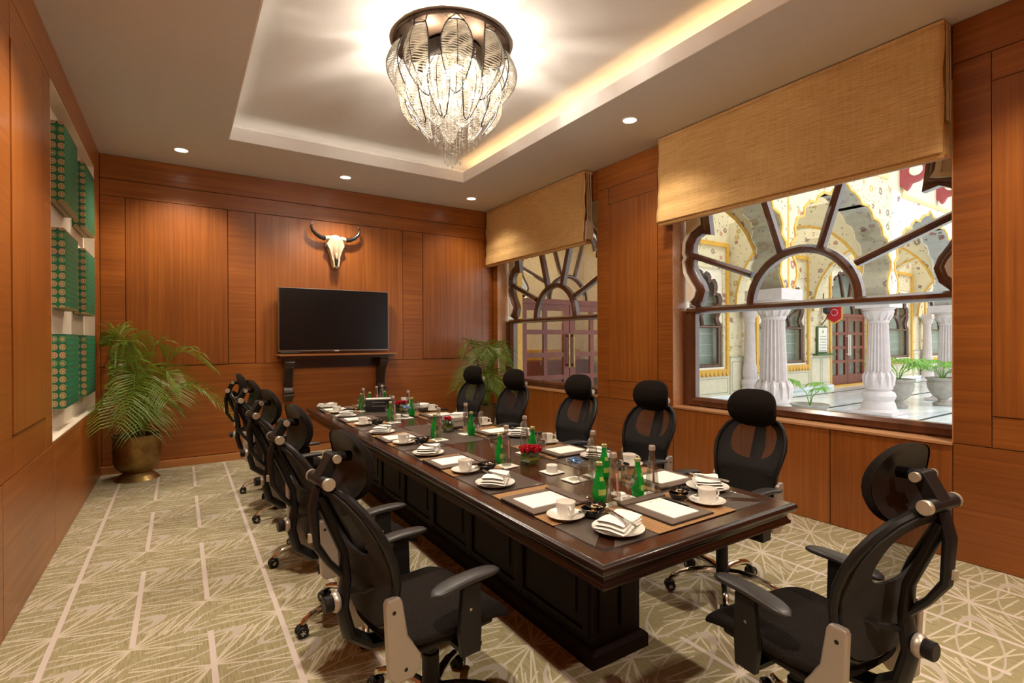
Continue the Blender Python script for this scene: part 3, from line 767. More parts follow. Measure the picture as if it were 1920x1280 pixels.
outline(DXs[0] - 1.25, DXs[0] + 1.25, 0.0, 3.8, YW, M_gold, 0.11, 0.05, 'gold_frame')
outline(DXs[1] - 1.25, DXs[1] + 1.25, 0.0, 3.8, YW, M_gold, 0.10, 0.05, 'gold_frame')
for (xa, xb) in ((7.75, 16.7), (19.2, 32.9)): bx('stone_plinth', (xa, YW - 0.12, 0), (xb, YW, 0.10), M_marble, fw)
# what lies behind the windows and doors: pale blinds, a lit room
for i, c in enumerate(WX):
    w = struct('window_%d' % (i + 3), ['courtyard window with pale blind left of the near column', 'courtyard window with pale blind behind the near column', 'courtyard window with dark tracery right of the middle column', 'last courtyard window beside the far column'][i])
    window(w, (c, YW + 0.08, 0), PI / 2, True, True)
    m = MB()
    for k in range(9):
        z0 = 0.82 + k * 0.27
        m.box((c - HW, YW + 0.30, z0), (c + HW, YW + 0.31, z0 + 0.262))
    m.build('blind', M_curtain, w, smooth=False)
    m = MB()
    for k in range(9): m.box((c - HW, YW + 0.285, 0.81 + k * 0.27), (c + HW, YW + 0.30, 0.825 + k * 0.27))
    m.build('blind_rail', M_slat, w, smooth=False)
for i, c in enumerate(DXs):
    d = struct('door_%d' % (i + 1), ['near red-brown glazed double door seen through the farther window', 'red-brown glazed double door at the end of the courtyard'][i])
    for k in ('tracery', 'arch_bar', 'surround', 'surround_edge'): inst(k, WM[k], d, (c, YW + 0.08, 0.46), (0, 0, PI / 2), (1, 1, 1))
    for s_ in SP: inst('spoke', s_, d, (c, YW + 0.08, 0.46), (0, 0, PI / 2))
    inst('fan_pane', WM['fan_pane'], d, (c, YW + 0.08, 0.46), (0, 0, PI / 2))
    bx('head_rail', (c - HW, YW + 0.03, 2.18), (c + HW, YW + 0.13, 2.28), M_door, d)
    for s in (-1, 1):
        x0, x1 = (c - HW, c - 0.01) if s < 0 else (c + 0.01, c + HW)
        lf = bx('door_leaf', (x0, YW + 0.05, 0.02), (x0 + 0.14, YW + 0.11, 2.18), M_door, d)
        m = MB().box((x1 - 0.14, YW + 0.05, 0.02), (x1, YW + 0.11, 2.18)).box((x0 + 0.005, YW + 0.0515, 0.022), (x1 - 0.005, YW + 0.1085, 0.34)).box((x0 + 0.005, YW + 0.0515, 2.06), (x1 - 0.005, YW + 0.1085, 2.178))
        xm = (x0 + x1) / 2; m.box((xm - 0.045, YW + 0.055, 0.3), (xm + 0.045, YW + 0.105, 2.1))
        for z in (0.72, 1.16, 1.60): m.box((x0 + 0.01, YW + 0.0535, z), (x1 - 0.01, YW + 0.1065, z + 0.09))
        m.build('glazing_bars', M_door, d, smooth=False)
        for q in range(2):
            for r_ in range(4):
                xa = x0 + 0.14 if q == 0 else xm + 0.045; xb = xm - 0.045 if q == 0 else x1 - 0.14
                za = [0.34, 0.81, 1.25, 1.69][r_]; zb = [0.72, 1.16, 1.60, 2.06][r_]
                bx('pane', (xa, YW + 0.078, za), (xb, YW + 0.084, zb), M_pane, d, 0)
        hx = c + s * 0.06
        MB().box((hx - 0.018, YW - 0.02, 0.95), (hx + 0.018, YW + 0.0, 1.62)).box((hx - 0.012, YW, 0.98), (hx + 0.012, YW + 0.05, 1.02)).box((hx - 0.012, YW, 1.55), (hx + 0.012, YW + 0.05, 1.59)).build('handle', M_brass if i == 0 else M_white, d, smooth=False)
# rooms beyond
lr = struct('wall_beyond_doors', 'beige interior beyond the doors')
MB().box((XO, 10.2, -0.1), (34, 10.4, 4.2)).build('plaster', M_plaster, lr, smooth=False)
MB().box((XO, YW + 0.35, 4.0), (34, 10.4, 4.2)).build('soffit', M_plaster, lr, smooth=False)
MB().box((15.9, YW + 0.36, 0), (20, YW + 0.42, 4.0)).build('curtain', M_curtain, lr, smooth=False)
MB().box((8.9, YW + 0.35, 0), (9.0, 10.2, 4.0)).box((XO - 0.1, YB + 0.2, 0), (XO, 10.2, 4.2)).build('side_wall', M_plaster, lr, smooth=False)
bx('counter', (XO + 0.2, 9.6, 0.0), (8.7, 10.15, 1.0), M_door, lr); bx('counter_band', (XO + 0.2, 10.12, 1.0), (8.7, 10.19, 1.25), M_gold, lr)
t = thing('ceiling_lamp', 'lit drum lamp hanging beyond the near red doors', 'lamp', (5.75, 8.9, 2.2))
MB().lathe([(0.30, 0.0), (0.36, 0.30), (0.34, 0.30), (0.28, 0.0)], n=20).build('shade', M_lampshade, t)
MB().tube([(0, 0, 0.3), (0, 0, 1.8)], 0.012).build('cord', M_iron, t)
light('lamp_beyond', 'POINT', (5.75, 8.9, 2.15), 22, WARM, shadow_soft_size=0.2)
light('lamp_beyond', 'POINT', (7.6, 9.3, 3.2), 12, WARM, shadow_soft_size=0.2)

# arcade at Y 4.55 : columns, arches, plain facade above
YA = 4.55
CXs = [4.80, 7.94, 11.7, 15.45, 19.2, 22.95]
ar = struct('wall_arcade', 'courtyard arcade wall with painted multifoil arches')
def arch_curve(x0, x1):
    n = (x0 + x1) / 2; k = (x1 - x0) / 2
    h = [(0.93, 2.25), (0.90, 2.36), (0.86, 2.50), (0.88, 2.68), (0.95, 2.84), (0.955, 2.98), (0.88, 3.10), (0.90, 3.25), (0.86, 3.40), (0.76, 3.46), (0.74, 3.60), (0.66, 3.71), (0.55, 3.73),
         (0.51, 3.84), (0.42, 3.93), (0.30, 3.93), (0.25, 4.02), (0.15, 4.10), (0.07, 4.12), (0, 4.22)]
    full = h + [(-a, b) for a, b in reversed(h[:-1])]
    return [(n + a * k, b) for a, b in full]
TH = 0.24
for i in range(5):
    a, b = CXs[i], CXs[i + 1]
    cv = arch_curve(a if i else 4.19, b)
    if i == 0: cv = [(max(x, 4.81 + 0.002 * k), z) for k, (x, z) in enumerate(cv)]
    top = 4.55 if i < 2 else 4.4
    poly = cv + [(a, 2.25), (a, top), (b, top), (b, 2.25)]
    MB().prism(poly, YA - TH, YA + TH, 'XZ').build('arch', M_floral if i < 2 else M_floralw, ar, smooth=False)
    MB().sweep(cv, [(-0.03, YA - TH), (-0.03, YA - TH - 0.02), (0.01, YA - TH - 0.02), (0.01, YA - TH)], False, 'XZ').build('gold_edge', M_gold, ar, smooth=False)
    MB().sweep(cv, [(0.0, YA - TH + 0.02), (0.0, YA + TH - 0.02), (-0.012, YA + TH - 0.02), (-0.012, YA - TH + 0.02)][::-1], False, 'XZ').build('intrados', M_floralw, ar)
    MB().box((a, YA - TH, top), (b, YA + TH, 7.2)).build('upper_wall', M_floral if i == 0 else M_cream, ar, smooth=False)
    if i >= 1:
        outline(a + 0.45, b - 0.25, 4.35 if i > 1 else 4.6, 6.8, YA - TH, M_creamy, 0.08, 0.03, 'panel_border', ar)
        bx('yellow_panel', (a + 0.5, YA - TH - 0.012, 4.4 if i > 1 else 4.65), (b - 0.3, YA - TH, 6.75), M_cream, ar)
for x in (7.94,): bx('gold_line', (x - 0.015, YA - TH - 0.01, 2.3), (x + 0.015, YA - TH, 4.5), M_gold, ar)
# cross arches of the corridor behind the arcade
for x in (8.05, 11.8, 15.55, 19.3, 23.05):
    r0 = 1.45; yc = (YA + YW) / 2; cvy = [(yc + r0 * math.cos(PI * k / 16), 2.3 + 1.7 * math.sin(PI * k / 16)) for k in range(17)]
    MB().prism(cvy + [(YA + TH, 2.3), (YA + TH, 4.4), (YW, 4.4), (YW, 2.3)], x - 0.16, x + 0.16).build('cross_arch', M_floral, ar, smooth=False)
    MB().sweep(cvy, [(-0.03, x - 0.16), (-0.03, x - 0.18), (0.02, x - 0.18), (0.02, x - 0.16)]).build('gold_edge', M_gold, ar, smooth=False)
MB().box((XO, YA, 4.4), (8.0, YW, 4.55)).build('vault', M_plaster, ar, smooth=False)
colprof = [(0.34, 0.0), (0.34, 0.06), (0.30, 0.10), (0.27, 0.22), (0.25, 0.26), (0.27, 0.30), (0.29, 0.36), (0.27, 0.42), (0.21, 0.46), (0.235, 0.50), (0.245, 0.60), (0.235, 0.72), (0.212, 0.80),
           (0.205, 0.82), (0.165, 1.78), (0.17, 1.80), (0.19, 1.83), (0.17, 1.86), (0.18, 1.89), (0.23, 1.95), (0.26, 2.02), (0.25, 2.06), (0.28, 2.08), (0.28, 2.12)]
def column_mesh(k):
    m = MB().lathe([(r * k, z) for r, z in colprof], n=40, flute=(13, 14, 0.17))
    for q in range(12):    # carved petals round the foot and the capital
        a = 2 * PI * q / 12; c, s = math.cos(a), math.sin(a)
        m.tube([(0.215 * k * c, 0.215 * k * s, 0.84), (0.245 * k * c, 0.245 * k * s, 0.74), (0.245 * k * c, 0.245 * k * s, 0.56)], [0.012, 0.04 * k, 0.02], 5)
        m.tube([(0.17 * k * c, 0.17 * k * s, 1.84), (0.22 * k * c, 0.22 * k * s, 1.96), (0.25 * k * c, 0.25 * k * s, 2.04)], [0.012, 0.03, 0.012], 5)
    return m
cm = column_mesh(1).mesh('shaft', M_column, angle=22)
pm = MB().box((-0.36, -0.36, 0), (0.36, 0.36, 0.06)).box((-0.30, -0.30, 2.10), (0.30, 0.30, 2.27)).mesh('plinth_and_block', M_column, False)
for x, lb in ((7.94, 'fluted pink-white stone column just beyond the large window, behind the fifth chair'), (11.7, 'fluted pink-white stone column in the middle of the courtyard view'), (15.45, 'fluted stone column at the right edge of the window view'),
              (19.2, 'fluted stone column far along the arcade'), (22.95, 'last fluted stone column of the arcade')):
    t = thing('stone_column', lb, 'column', (x, YA, 0), group='arcade columns')
    inst('shaft', cm, t); inst('plinth_and_block', pm, t)
pcm = MB().lathe([(r * 0.72, z * 1.06) for r, z in colprof], n=28, flute=(13, 14, 0.07)).mesh('shaft', M_column, angle=50)
for x, lb in ((12.15, 'slim engaged stone column against the floral wall, left of the middle column'), (23.6, 'slim engaged stone column beyond the dark-framed window')):
    t = thing('engaged_column', lb, 'column', (x, YW - 0.22, 0), group='engaged columns'); inst('shaft', pcm, t)
    bx('block', (-0.2, -0.2, 2.24), (0.2, 0.2, 2.4), M_column, t)
# maroon eave brackets with white rosettes
for x, lb in ((12.1, 'larger maroon painted bracket with white rosette above the arcade'), (13.95, 'second maroon painted bracket with white rosette')):
    t = thing('eave_bracket', lb, 'bracket', (x, YA - TH, 4.45), group='maroon eave brackets')
    MB().prism([(0, 0.08), (0, 0.55), (-0.62, 0.60), (-0.66, 0.50), (-0.60, 0.36), (-0.45, 0.22), (-0.3, 0.12), (-0.18, 0.10), (-0.14, 0.02), (-0.09, -0.03), (-0.05, 0.05)], -0.06, 0.06).build('board', M_maroon, t, smooth=False)
    MB().lathe([(0, 0.0), (0.10, 0.0), (0.115, -0.01), (0.10, -0.03), (0.05, -0.04), (0, -0.045)], (-0.06, -0.27, 0.33), 14, axis='X').build('rosette', M_white, t)
# sign board, sconce, banner
t = thing('notice_board', 'white notice board in a green frame by the far double door', 'sign', (16.15, YW - 0.06, 1.46))
MB().box((-0.30, 0, -0.40), (0.30, 0.03, 0.40)).build('frame', M_leafy, t, smooth=False)
MB().box((-0.25, -0.01, -0.36), (0.25, 0.0, 0.36)).build('board', M_white, t, smooth=False)
m = MB()
for k, wdt in enumerate((0.17, 0.19, 0.15, 0.20, 0.18, 0.19)):
    for j in range(5): m.box((-wdt + j * wdt * 0.42, -0.014, 0.10 - k * 0.085 - 0.012), (-wdt + j * wdt * 0.42 + wdt * 0.32, -0.010, 0.10 - k * 0.085 + 0.012))
m.lathe([(0.03, 0), (0.045, 0.0), (0.045, 0.004), (0.03, 0.004)], (0, -0.012, 0.24), 12, axis='Y').build('lettering', M_print, t, smooth=False)
bx('ledge', (-0.55, -0.14, -0.46), (0.55, 0.05, -0.41), M_leafy, t)
t = thing('wall_sconce', 'dark iron wall lamp above the notice board', 'lamp', (16.15, YW - 0.02, 2.1))
MB().tube([(0, 0, -0.2), (0, -0.12, -0.05), (0, -0.2, 0.1), (0, -0.1, 0.22)], 0.015).build('arm', M_iron, t)
MB().lathe([(0.03, 0), (0.10, 0.06), (0.09, 0.22), (0.03, 0.32), (0, 0.36)], (0, -0.15, 0.12), 8).build('lantern', M_iron, t)
t = thing('hanging_banner', 'red pointed banner with white rosette and gold fringe beside the doors', 'banner', (16.3, 7.48, 0))
MB().prism([(-0.21, 2.42), (0.21, 2.42), (0.21, 2.08), (0, 1.94), (-0.21, 2.08)], -0.008, 0.008).build('cloth', M_red, t, smooth=False)
MB().sweep([(0.21, 2.42), (0.21, 2.08), (0, 1.94), (-0.21, 2.08), (-0.21, 2.42)], [(-0.02, -0.012), (-0.02, 0.012), (0.012, 0.012), (0.012, -0.012)]).build('gold_fringe', M_gold, t, smooth=False)
m = MB()
for k in range(12): m.lathe([(0, -0.006), (0.014, -0.004), (0.014, 0.0)], (-0.01, 0.09 * math.cos(k * PI / 6), 2.27 + 0.09 * math.sin(k * PI / 6)), 6, axis='X')
m.build('emblem', M_white, t)
MB().box((-0.02, -0.22, 2.42), (0.02, 0.24, 2.46)).build('top_rail', M_red, t, smooth=False)
m = MB().tube([(0, 0.3, 2.40), (0, 0.3, 2.85)], 0.012).tube([(0, 0.3, 2.50), (0, -0.25, 2.50)], 0.012)
for q in range(3):
    m.tube([(0, 0.28 - 0.16 * q + 0.06 * math.cos(k * PI / 6), 2.60 + 0.06 * math.sin(k * PI / 6)) for k in range(12)], 0.008, 5, closed=True)
m.build('scroll_bracket', M_iron, t)

# courtyard potted palms
def fan_palm(parent, base, n, h, r, mat, seed, tilt=0.5):
    rr = random.Random(seed)
    for i in range(n):
        a = 2 * PI * i / n + rr.uniform(-0.3, 0.3); hh = h * rr.uniform(0.75, 1.1); d = h * tilt * rr.uniform(0.6, 1.1)
        tip = Vector((base[0] + d * math.cos(a), base[1] + d * math.sin(a), base[2] + hh))
        m = MB().tube([base, (base[0] + d * 0.3 * math.cos(a), base[1] + d * 0.3 * math.sin(a), base[2] + hh * 0.6), tip], 0.008, 5)
        ax = Vector((math.cos(a), math.sin(a), 0.35)).normalized(); side = ax.cross(Vector((0, 0, 1))).normalized()
        nl = 15
        for k in range(nl):
            th = (k - (nl - 1) / 2) / (nl - 1) * 3.6
            dr = (ax * math.cos(th) + side * math.sin(th)).normalized(); L = r * rr.uniform(0.85, 1.1)
            w = dr.cross(Vector((0, 0, 1))).normalized() * 0.02
            p1 = tip + dr * L * 0.55 + Vector((0, 0, 0.04)); p2 = tip + dr * L + Vector((0, 0, -0.35 * L))
            m.add([tip, p1 + w, p2, p1 - w], [(0, 1, 2, 3)])
        m.build('leaf_fan', mat, parent, smooth=False)
urn = [(0.0, 0), (0.17, 0), (0.18, 0.05), (0.09, 0.09), (0.08, 0.13), (0.20, 0.24), (0.27, 0.38), (0.29, 0.50), (0.26, 0.54), (0.30, 0.58), (0.30, 0.62), (0.25, 0.62), (0.24, 0.54), (0, 0.52)]
t = thing('potted_palm', 'grey stone urn with a bright fan palm at the right of the courtyard', 'potted plant', (14.25, 4.30, 0))
MB().lathe(urn, n=24, flute=(5, 7, 0.04)).build('urn', M_stonepot, t); fan_palm(t, (0, 0, 0.55), 9, 0.36, 0.26, M_leaf2, 3, 0.9)
t = thing('potted_palm', 'stone urn with drooping fan palm behind the middle column', 'potted plant', (13.05, 4.7, 0))
MB().lathe(urn, n=24, flute=(5, 7, 0.04)).build('urn', M_stonepot, t); fan_palm(t, (0, 0, 0.55), 7, 0.38, 0.42, M_leaf2, 5, 1.0)
t = thing('potted_palm', 'shallow grey bowl with a small bright palm beside the near column', 'potted plant', (10.45, 5.25, 0))
MB().lathe([(0, 0), (0.18, 0), (0.26, 0.08), (0.34, 0.18), (0.36, 0.2), (0.33, 0.21), (0.24, 0.16), (0, 0.16)], n=24).build('bowl', M_stonepot, t); fan_palm(t, (0, 0, 0.16), 3, 0.42, 0.30, M_leaf2, 9, 0.6)

# ================================================================== THINGS ON THE WALLS
# television
t = thing('television', 'wide black wall-mounted television above the carved shelf', 'television', (1.81, YB - 0.02, 1.78))
MB().box((-0.30, -0.05, -0.2), (0.30, 0.018, 0.2)).build('wall_mount', M_blackp, t, smooth=False)
MB().box((-0.735, -0.10, -0.42), (0.735, -0.05, 0.42)).build('housing', M_tvedge, t, smooth=False, bevel=0.004)
MB().box((-0.727, -0.103, -0.405), (0.727, -0.099, 0.413)).build('screen', M_screen, t, smooth=False)
MB().box((-0.735, -0.106, -0.42), (0.735, -0.098, -0.407)).build('lower_trim', M_tvedge, t, smooth=False)
MB().box((-0.03, -0.109, -0.425), (0.03, -0.104, -0.412)).build('maker_badge', M_white, t, smooth=False)
# set-top box on the shelf
t = thing('set_top_box', 'slim black box lying on the left end of the carved shelf', 'box', (1.20, YB - 0.12, 1.325))
MB().box((-0.13, -0.09, 0), (0.13, 0.07, 0.03)).build('case', M_blackp, t, smooth=False, bevel=0.003)
MB().box((-0.12, -0.093, 0.018), (0.12, -0.09, 0.023)).build('front_strip', M_tvedge, t, smooth=False)
# shelf with carved corbels
t = thing('wall_shelf', 'dark wood shelf with two carved scroll brackets under the television', 'shelf', (1.85, YB, 0))
MB().sweep([(-0.78, -0.01), (-0.78, -0.24), (0.77, -0.24), (0.77, -0.01)], [(0, 1.305), (0, 1.325), (-0.012, 1.325), (-0.012, 1.305)], False, 'XY').build('edge_moulding', M_base, t)
MB().box((-0.775, -0.235, 1.30), (0.765, 0.0, 1.322)).build('board', M_base, t, smooth=False)
MB().box((-0.76, -0.21, 1.265), (0.75, 0.0, 1.30)).build('sub_board', M_shelf, t, smooth=False)
MB().box((-0.60, -0.03, 1.13), (0.60, 0.0, 1.265)).build('apron', M_shelf, t, smooth=False)
for x, nm in ((-0.655, 'a'), (0.60, 'b')):
    prof = [(0, 1.265), (-0.20, 1.265), (-0.20, 1.20), (-0.185, 1.16), (-0.15, 1.12), (-0.11, 1.05), (-0.085, 0.96), (-0.08, 0.88), (-0.10, 0.82), (-0.12, 0.78), (-0.11, 0.73), (-0.08, 0.70), (0, 0.70)]
    c = MB().prism(prof, x - 0.055, x + 0.055).build('corbel', M_shelf, t, smooth=False, bevel=0.004)
    m = MB()
    for q, (yy, zz, rr) in enumerate([(-0.19, 1.21, 0.035), (-0.12, 0.775, 0.03), (-0.11, 0.82, 0.022)]):
        m.lathe([(0, -0.06), (rr, -0.06), (rr, 0.06), (0, 0.06)], (x, yy, zz), 14, axis='X')
    for q in range(7): m.tube([(x - 0.04 + 0.08 * q / 6, -0.195, 1.19), (x - 0.04 + 0.08 * q / 6, -0.13, 1.06), (x - 0.03 + 0.06 * q / 6, -0.088, 0.90)], 0.006, 5)
    m.build('carving', M_shelf, c)
# buffalo skull
t = thing('mounted_skull', 'bleached bull skull with curved black horns hung above the television', 'wall ornament', (1.815, YB - 0.005, 0))
sk = [(2.50, 0.035, 0.05), (2.56, 0.055, 0.06), (2.64, 0.065, 0.075), (2.70, 0.085, 0.09), (2.76, 0.105, 0.10), (2.80, 0.135, 0.10), (2.84, 0.125, 0.105), (2.88, 0.105, 0.11), (2.92, 0.095, 0.10), (2.95, 0.06, 0.07), (2.965, 0.0, 0.04)]
def skf(u, v):
    q = v * (len(sk) - 1); i = min(int(q), len(sk) - 2); f = q - i
    z = sk[i][0] * (1 - f) + sk[i + 1][0] * f; w = sk[i][1] * (1 - f) + sk[i + 1][1] * f; d = sk[i][2] * (1 - f) + sk[i + 1][2] * f
    a = PI * u; ridge = 0.012 * math.cos(6 * a) if 2.6 < z < 2.9 else 0
    return (w * math.cos(a), -0.02 - d * math.sin(a) ** 0.8 + ridge, z)
MB().grid(skf, 20, 24).build('cranium', M_bone, t)
for s in (-1, 1):
    MB().tube([(s * 0.075, -0.07, 2.91), (s * 0.12, -0.07, 2.905), (s * 0.145, -0.07, 2.90)], [0.035, 0.032, 0.030], 10).build('horn_core', M_bone, t)
    MB().tube([(s * 0.14, -0.07, 2.90), (s * 0.20, -0.075, 2.91), (s * 0.26, -0.085, 2.94), (s * 0.31, -0.09, 2.99), (s * 0.325, -0.09, 3.04), (s * 0.315, -0.085, 3.09), (s * 0.305, -0.08, 3.12)], [0.032, 0.030, 0.026, 0.021, 0.016, 0.009, 0.002], 12).build('horn', M_horn, t)
    MB().tube([(s * 0.045, -0.095, 2.63), (s * 0.036, -0.105, 2.58), (s * 0.028, -0.10, 2.515)], [0.012, 0.011, 0.012], 8).build('nose_bone', M_bone, t)
    MB().lathe([(0.0, -0.005), (0.026, -0.004), (0.032, 0.004), (0.0, 0.006)], (s * 0.103, -0.085, 2.795), 12, axis='Y').build('eye_socket', M_hole, t)
MB().tube([(0, -0.098, 2.66), (0, -0.108, 2.60), (0, -0.10, 2.53)], [0.014, 0.024, 0.014], 10).build('nasal_hollow', M_hole, t)
MB().tube([(0, -0.10, 2.70), (0, -0.116, 2.64), (0, -0.118, 2.615)], [0.028, 0.017, 0.004], 8).build('nose_ridge', M_bone, t)

# brocade wall pads in the niche
pn = [['upper near', 'upper far'], ['middle near', 'middle far'], ['lower near', 'lower far']]
for r_, (z0, z1) in enumerate(((2.57, 3.19), (1.76, 2.375), (0.985, 1.56))):
    for c_, (y0, y1) in enumerate(((5.17, 5.79), (6.20, 6.82))):
        if r_ == 0 and c_ == 1: z0 -= 0.0
        t = thing('wall_pad', 'green brocade padded square in the niche, %s one of six' % pn[r_][c_], 'wall cushion', (XL - 0.084, (y0 + y1) / 2, (z0 + z1) / 2), group='green brocade pads in the niche')
        hy, hz = (y1 - y0) / 2, (z1 - z0) / 2; T = 0.105
        def pad(u, v, hy=hy, hz=hz):
            a = (u * 2 - 1); b = (v * 2 - 1)
            e = max(abs(a), abs(b)); return (T - 0.012 * e ** 6, a * (hy - 0.006), b * (hz - 0.006))
        MB().grid(pad, 14, 14).build('front_cloth', M_pface, t)
        MB().sweep([(-hy, -hz), (hy, -hz), (hy, hz), (-hy, hz)], [(0.0, 0), (0.0, T - 0.014), (0.008, T - 0.010), (0.03, T - 0.016), (0.03, 0)], True).build('side_cloth', M_pside, t)

# woven roman blinds
def blind(name, label, y0, y1, seed):
    t = thing(name, label, 'window blind', (4.25, (y0 + y1) / 2, 0), group='woven roman blinds')
    L = (y1 - y0) / 2
    front = [(0.0, 3.585), (0.008, 3.4), (-0.006, 3.25), (0.004, 3.12), (-0.012, 2.98), (-0.004, 2.90), (-0.018, 2.80), (-0.020, 2.725)]
    def fn(u, v):
        q = v * (len(front) - 1); i = min(int(q), len(front) - 2); f = q - i
        f2 = f * f * (3 - 2 * f)
        x = front[i][0] * (1 - f2) + front[i + 1][0] * f2; z = front[i][1] * (1 - f) + front[i + 1][1] * f
        return (x + 0.004 * math.sin(u * 9 + z * 7 + seed), -L + 2 * L * u + 0.004 * math.sin(z * 14), z)
    o = MB().grid(fn, 60, 40).build('face_cloth', M_blind, t)
    sd = o.modifiers.new('thick', 'SOLIDIFY'); sd.thickness = 0.004
    for k in range(4):    # gathered folds stacked behind the hem
        x0 = -0.004 + k * 0.028; z0 = 2.70 + 0.006 * k
        MB().sweep([(x0, 2.93), (x0 - 0.004, z0 + 0.03), (x0 + 0.004, z0), (x0 + 0.014, z0 - 0.004), (x0 + 0.022, z0 + 0.02), (x0 + 0.022, 2.92)], [(-0.0018, -L + 0.004), (0.0018, -L + 0.004), (0.0018, L - 0.004), (-0.0018, L - 0.004)], False, 'XZ').build('fold', M_blind, t)
    bx('head_rail', (0.0, -L, 3.575), (0.125, L, 3.612), M_blind, t)
    MB().grid(lambda u, v: (0.118, -L + 0.01 + 2 * (L - 0.01) * u, 3.58 - 0.70 * v), 8, 6).build('lining', M_blind, t)
    MB().box((0.024, -L - 0.006, 2.708), (0.10, L + 0.006, 2.722)).build('bottom_bar', M_base, t, smooth=False)
    for k, xx in enumerate((0.03, 0.055, 0.09)):
        MB().tube([(xx, -L - 0.003, 3.59), (xx + 0.004 * k, -L - 0.006, 3.2), (xx + 0.003, -L - 0.004, 2.95)], 0.004, 6).build('cord', M_cord, t)
    return t, L
t, L = blind('roman_blind', 'large woven straw blind over the near courtyard window', 1.272, 3.68, 1)
t, L = blind('roman_blind', 'smaller woven straw blind with tassels over the farther window', 4.845, 7.30, 4)
for k in range(7):
    x = 0.0 + k * 0.018; MB().tube([(x, -L - 0.012, 2.98 + 0.01 * (k % 3)), (x + 0.004, -L - 0.02, 2.86), (x - 0.002, -L - 0.014, 2.755)], [0.005, 0.010, 0.007], 6).build('tassel', M_cord, t)

# ================================================================== CHANDELIER
CX, CY = 1.84, 3.69
t = thing('chandelier', 'round crystal chandelier with beaded petals and hanging drops', 'chandelier', (CX, CY, HT))
CH = t
MB().lathe([(0, 0), (0.455, 0), (0.465, -0.006), (0.465, -0.032), (0.455, -0.038), (0, -0.038)], n=64).build('ceiling_plate', M_bronze, t)
MB().lathe([(0.20, -0.038), (0.24, -0.06), (0.24, -0.20), (0.20, -0.22), (0.05, -0.22)], n=32).build('drum', M_steel, t)
def petal_mesh(L, W, bul, rows, flip):
    # leaf hanging from the rim: x outward, y sideways, z down
    def pt(u, v):   # u -1..1 across, v 0..1 down
        w = W * (math.sin(PI * min(1, (v * 0.86 + 0.10))) ** 0.75) * (1 - 0.25 * v)
        if v > 0.97: w *= (1 - v) / 0.03
        out = bul * math.sin(PI * (v * 0.9 + 0.05)) ** 0.9 + (0.035 * (1 - v) if flip else 0.0) - 0.06 * v * v
        return Vector((out - 0.35 * w * abs(u) ** 1.6 + 0.012 * math.cos(u * PI), w * u, -L * v + 0.02 * abs(u) * (1 - v)))
    m = MB()
    for r in range(rows):
        v = 0.03 + 0.93 * (r + 0.5) / rows
        m.tube([pt(-1 + 2 * k / 10, v + 0.012 * math.sin(k * 1.3 + r)) for k in range(11)], [0.0042 + 0.0016 * (k % 2) for k in range(11)], 4, cap=False)
    e = MB()
    e.tube([pt(-1, k / 22) for k in range(23)], 0.0052, 5).tube([pt(1, k / 22) for k in range(23)], 0.0052, 5).tube([pt(0, k / 22) + Vector((0.004, 0, 0)) for k in range(23)], 0.003, 5)
    e.tube([pt(-1 + 2 * k / 8, 0) for k in range(9)], 0.0052, 5)
    return m.mesh('beads', M_beadrow), e.mesh('wire', M_iron)
pA = petal_mesh(0.47, 0.130, 0.13, 30, True); pB = petal_mesh(0.42, 0.095, 0.10, 26, False)
def put_petal(pm_, r, z, a, tilt=0.0):
    o = inst('petal', pm_[1], CH, (r * math.cos(a), r * math.sin(a), z), (0, 0, a)); o.rotation_euler = Euler((0, tilt, a), 'XYZ')
    inst('bead_rows', pm_[0], o)
for k in range(9): put_petal(pA, 0.375, -0.06, 2 * PI * k / 9 + 0.14, 0.05)
for k in range(9): put_petal(pB, 0.33, -0.27, 2 * PI * (k + 0.5) / 9 + 0.14, 0.06)
def strand_mesh(L, seed):
    rr = random.Random(seed); m = MB(); z = 0
    m.tube([(0, 0, 0), (0, 0, -L)], 0.0009, 3)
    while z > -L + 0.05:
        z -= rr.uniform(0.018, 0.034); s = rr.uniform(0.005, 0.009)
        m.lathe([(0, s), (s * 0.9, 0), (0, -s)], (0, 0, z), 5, a0=rr.random())
    m.lathe([(0, 0.026), (0.003, 0.018), (0.009, 0.002), (0.0105, -0.006), (0.007, -0.014), (0, -0.018)], (0, 0, -L), 7)
    return m.mesh('crystal_strand', M_crystal)
SM = {}
rs = random.Random(11)
cnt = 0
for ring, (r, n) in enumerate(((0.02, 3), (0.06, 6), (0.10, 9), (0.145, 12), (0.19, 15), (0.235, 14), (0.27, 8))):
    for k in range(n):
        bottom = -0.97 + (r / 0.32) ** 1.3 * 0.42 + rs.uniform(-0.03, 0.09)
        if ring == 7: bottom = -0.55 + rs.uniform(-0.06, 0.06)
        top = -0.22 if r < 0.2 else -0.10
        L = round((top - bottom) / 0.04) * 0.04
        key = (round(L, 2), k % 2)
        if key not in SM: SM[key] = strand_mesh(L, len(SM) + 3)
        a = 2 * PI * k / n + ring * 0.7 + rs.uniform(-0.1, 0.1)
        inst('crystal_strand', SM[key], CH, (r * math.cos(a), r * math.sin(a), top), (0, 0, rs.random() * 6)); cnt += 1
bm_ = MB().lathe([(0, 0.032), (0.006, 0.022), (0.012, 0.006), (0.011, -0.012), (0.007, -0.022), (0, -0.024)], n=10).mesh('bulb', M_bulb)
sm_ = MB().lathe([(0.011, 0), (0.012, 0.05), (0.008, 0.055)], n=10).mesh('bulb_holder', M_steel)
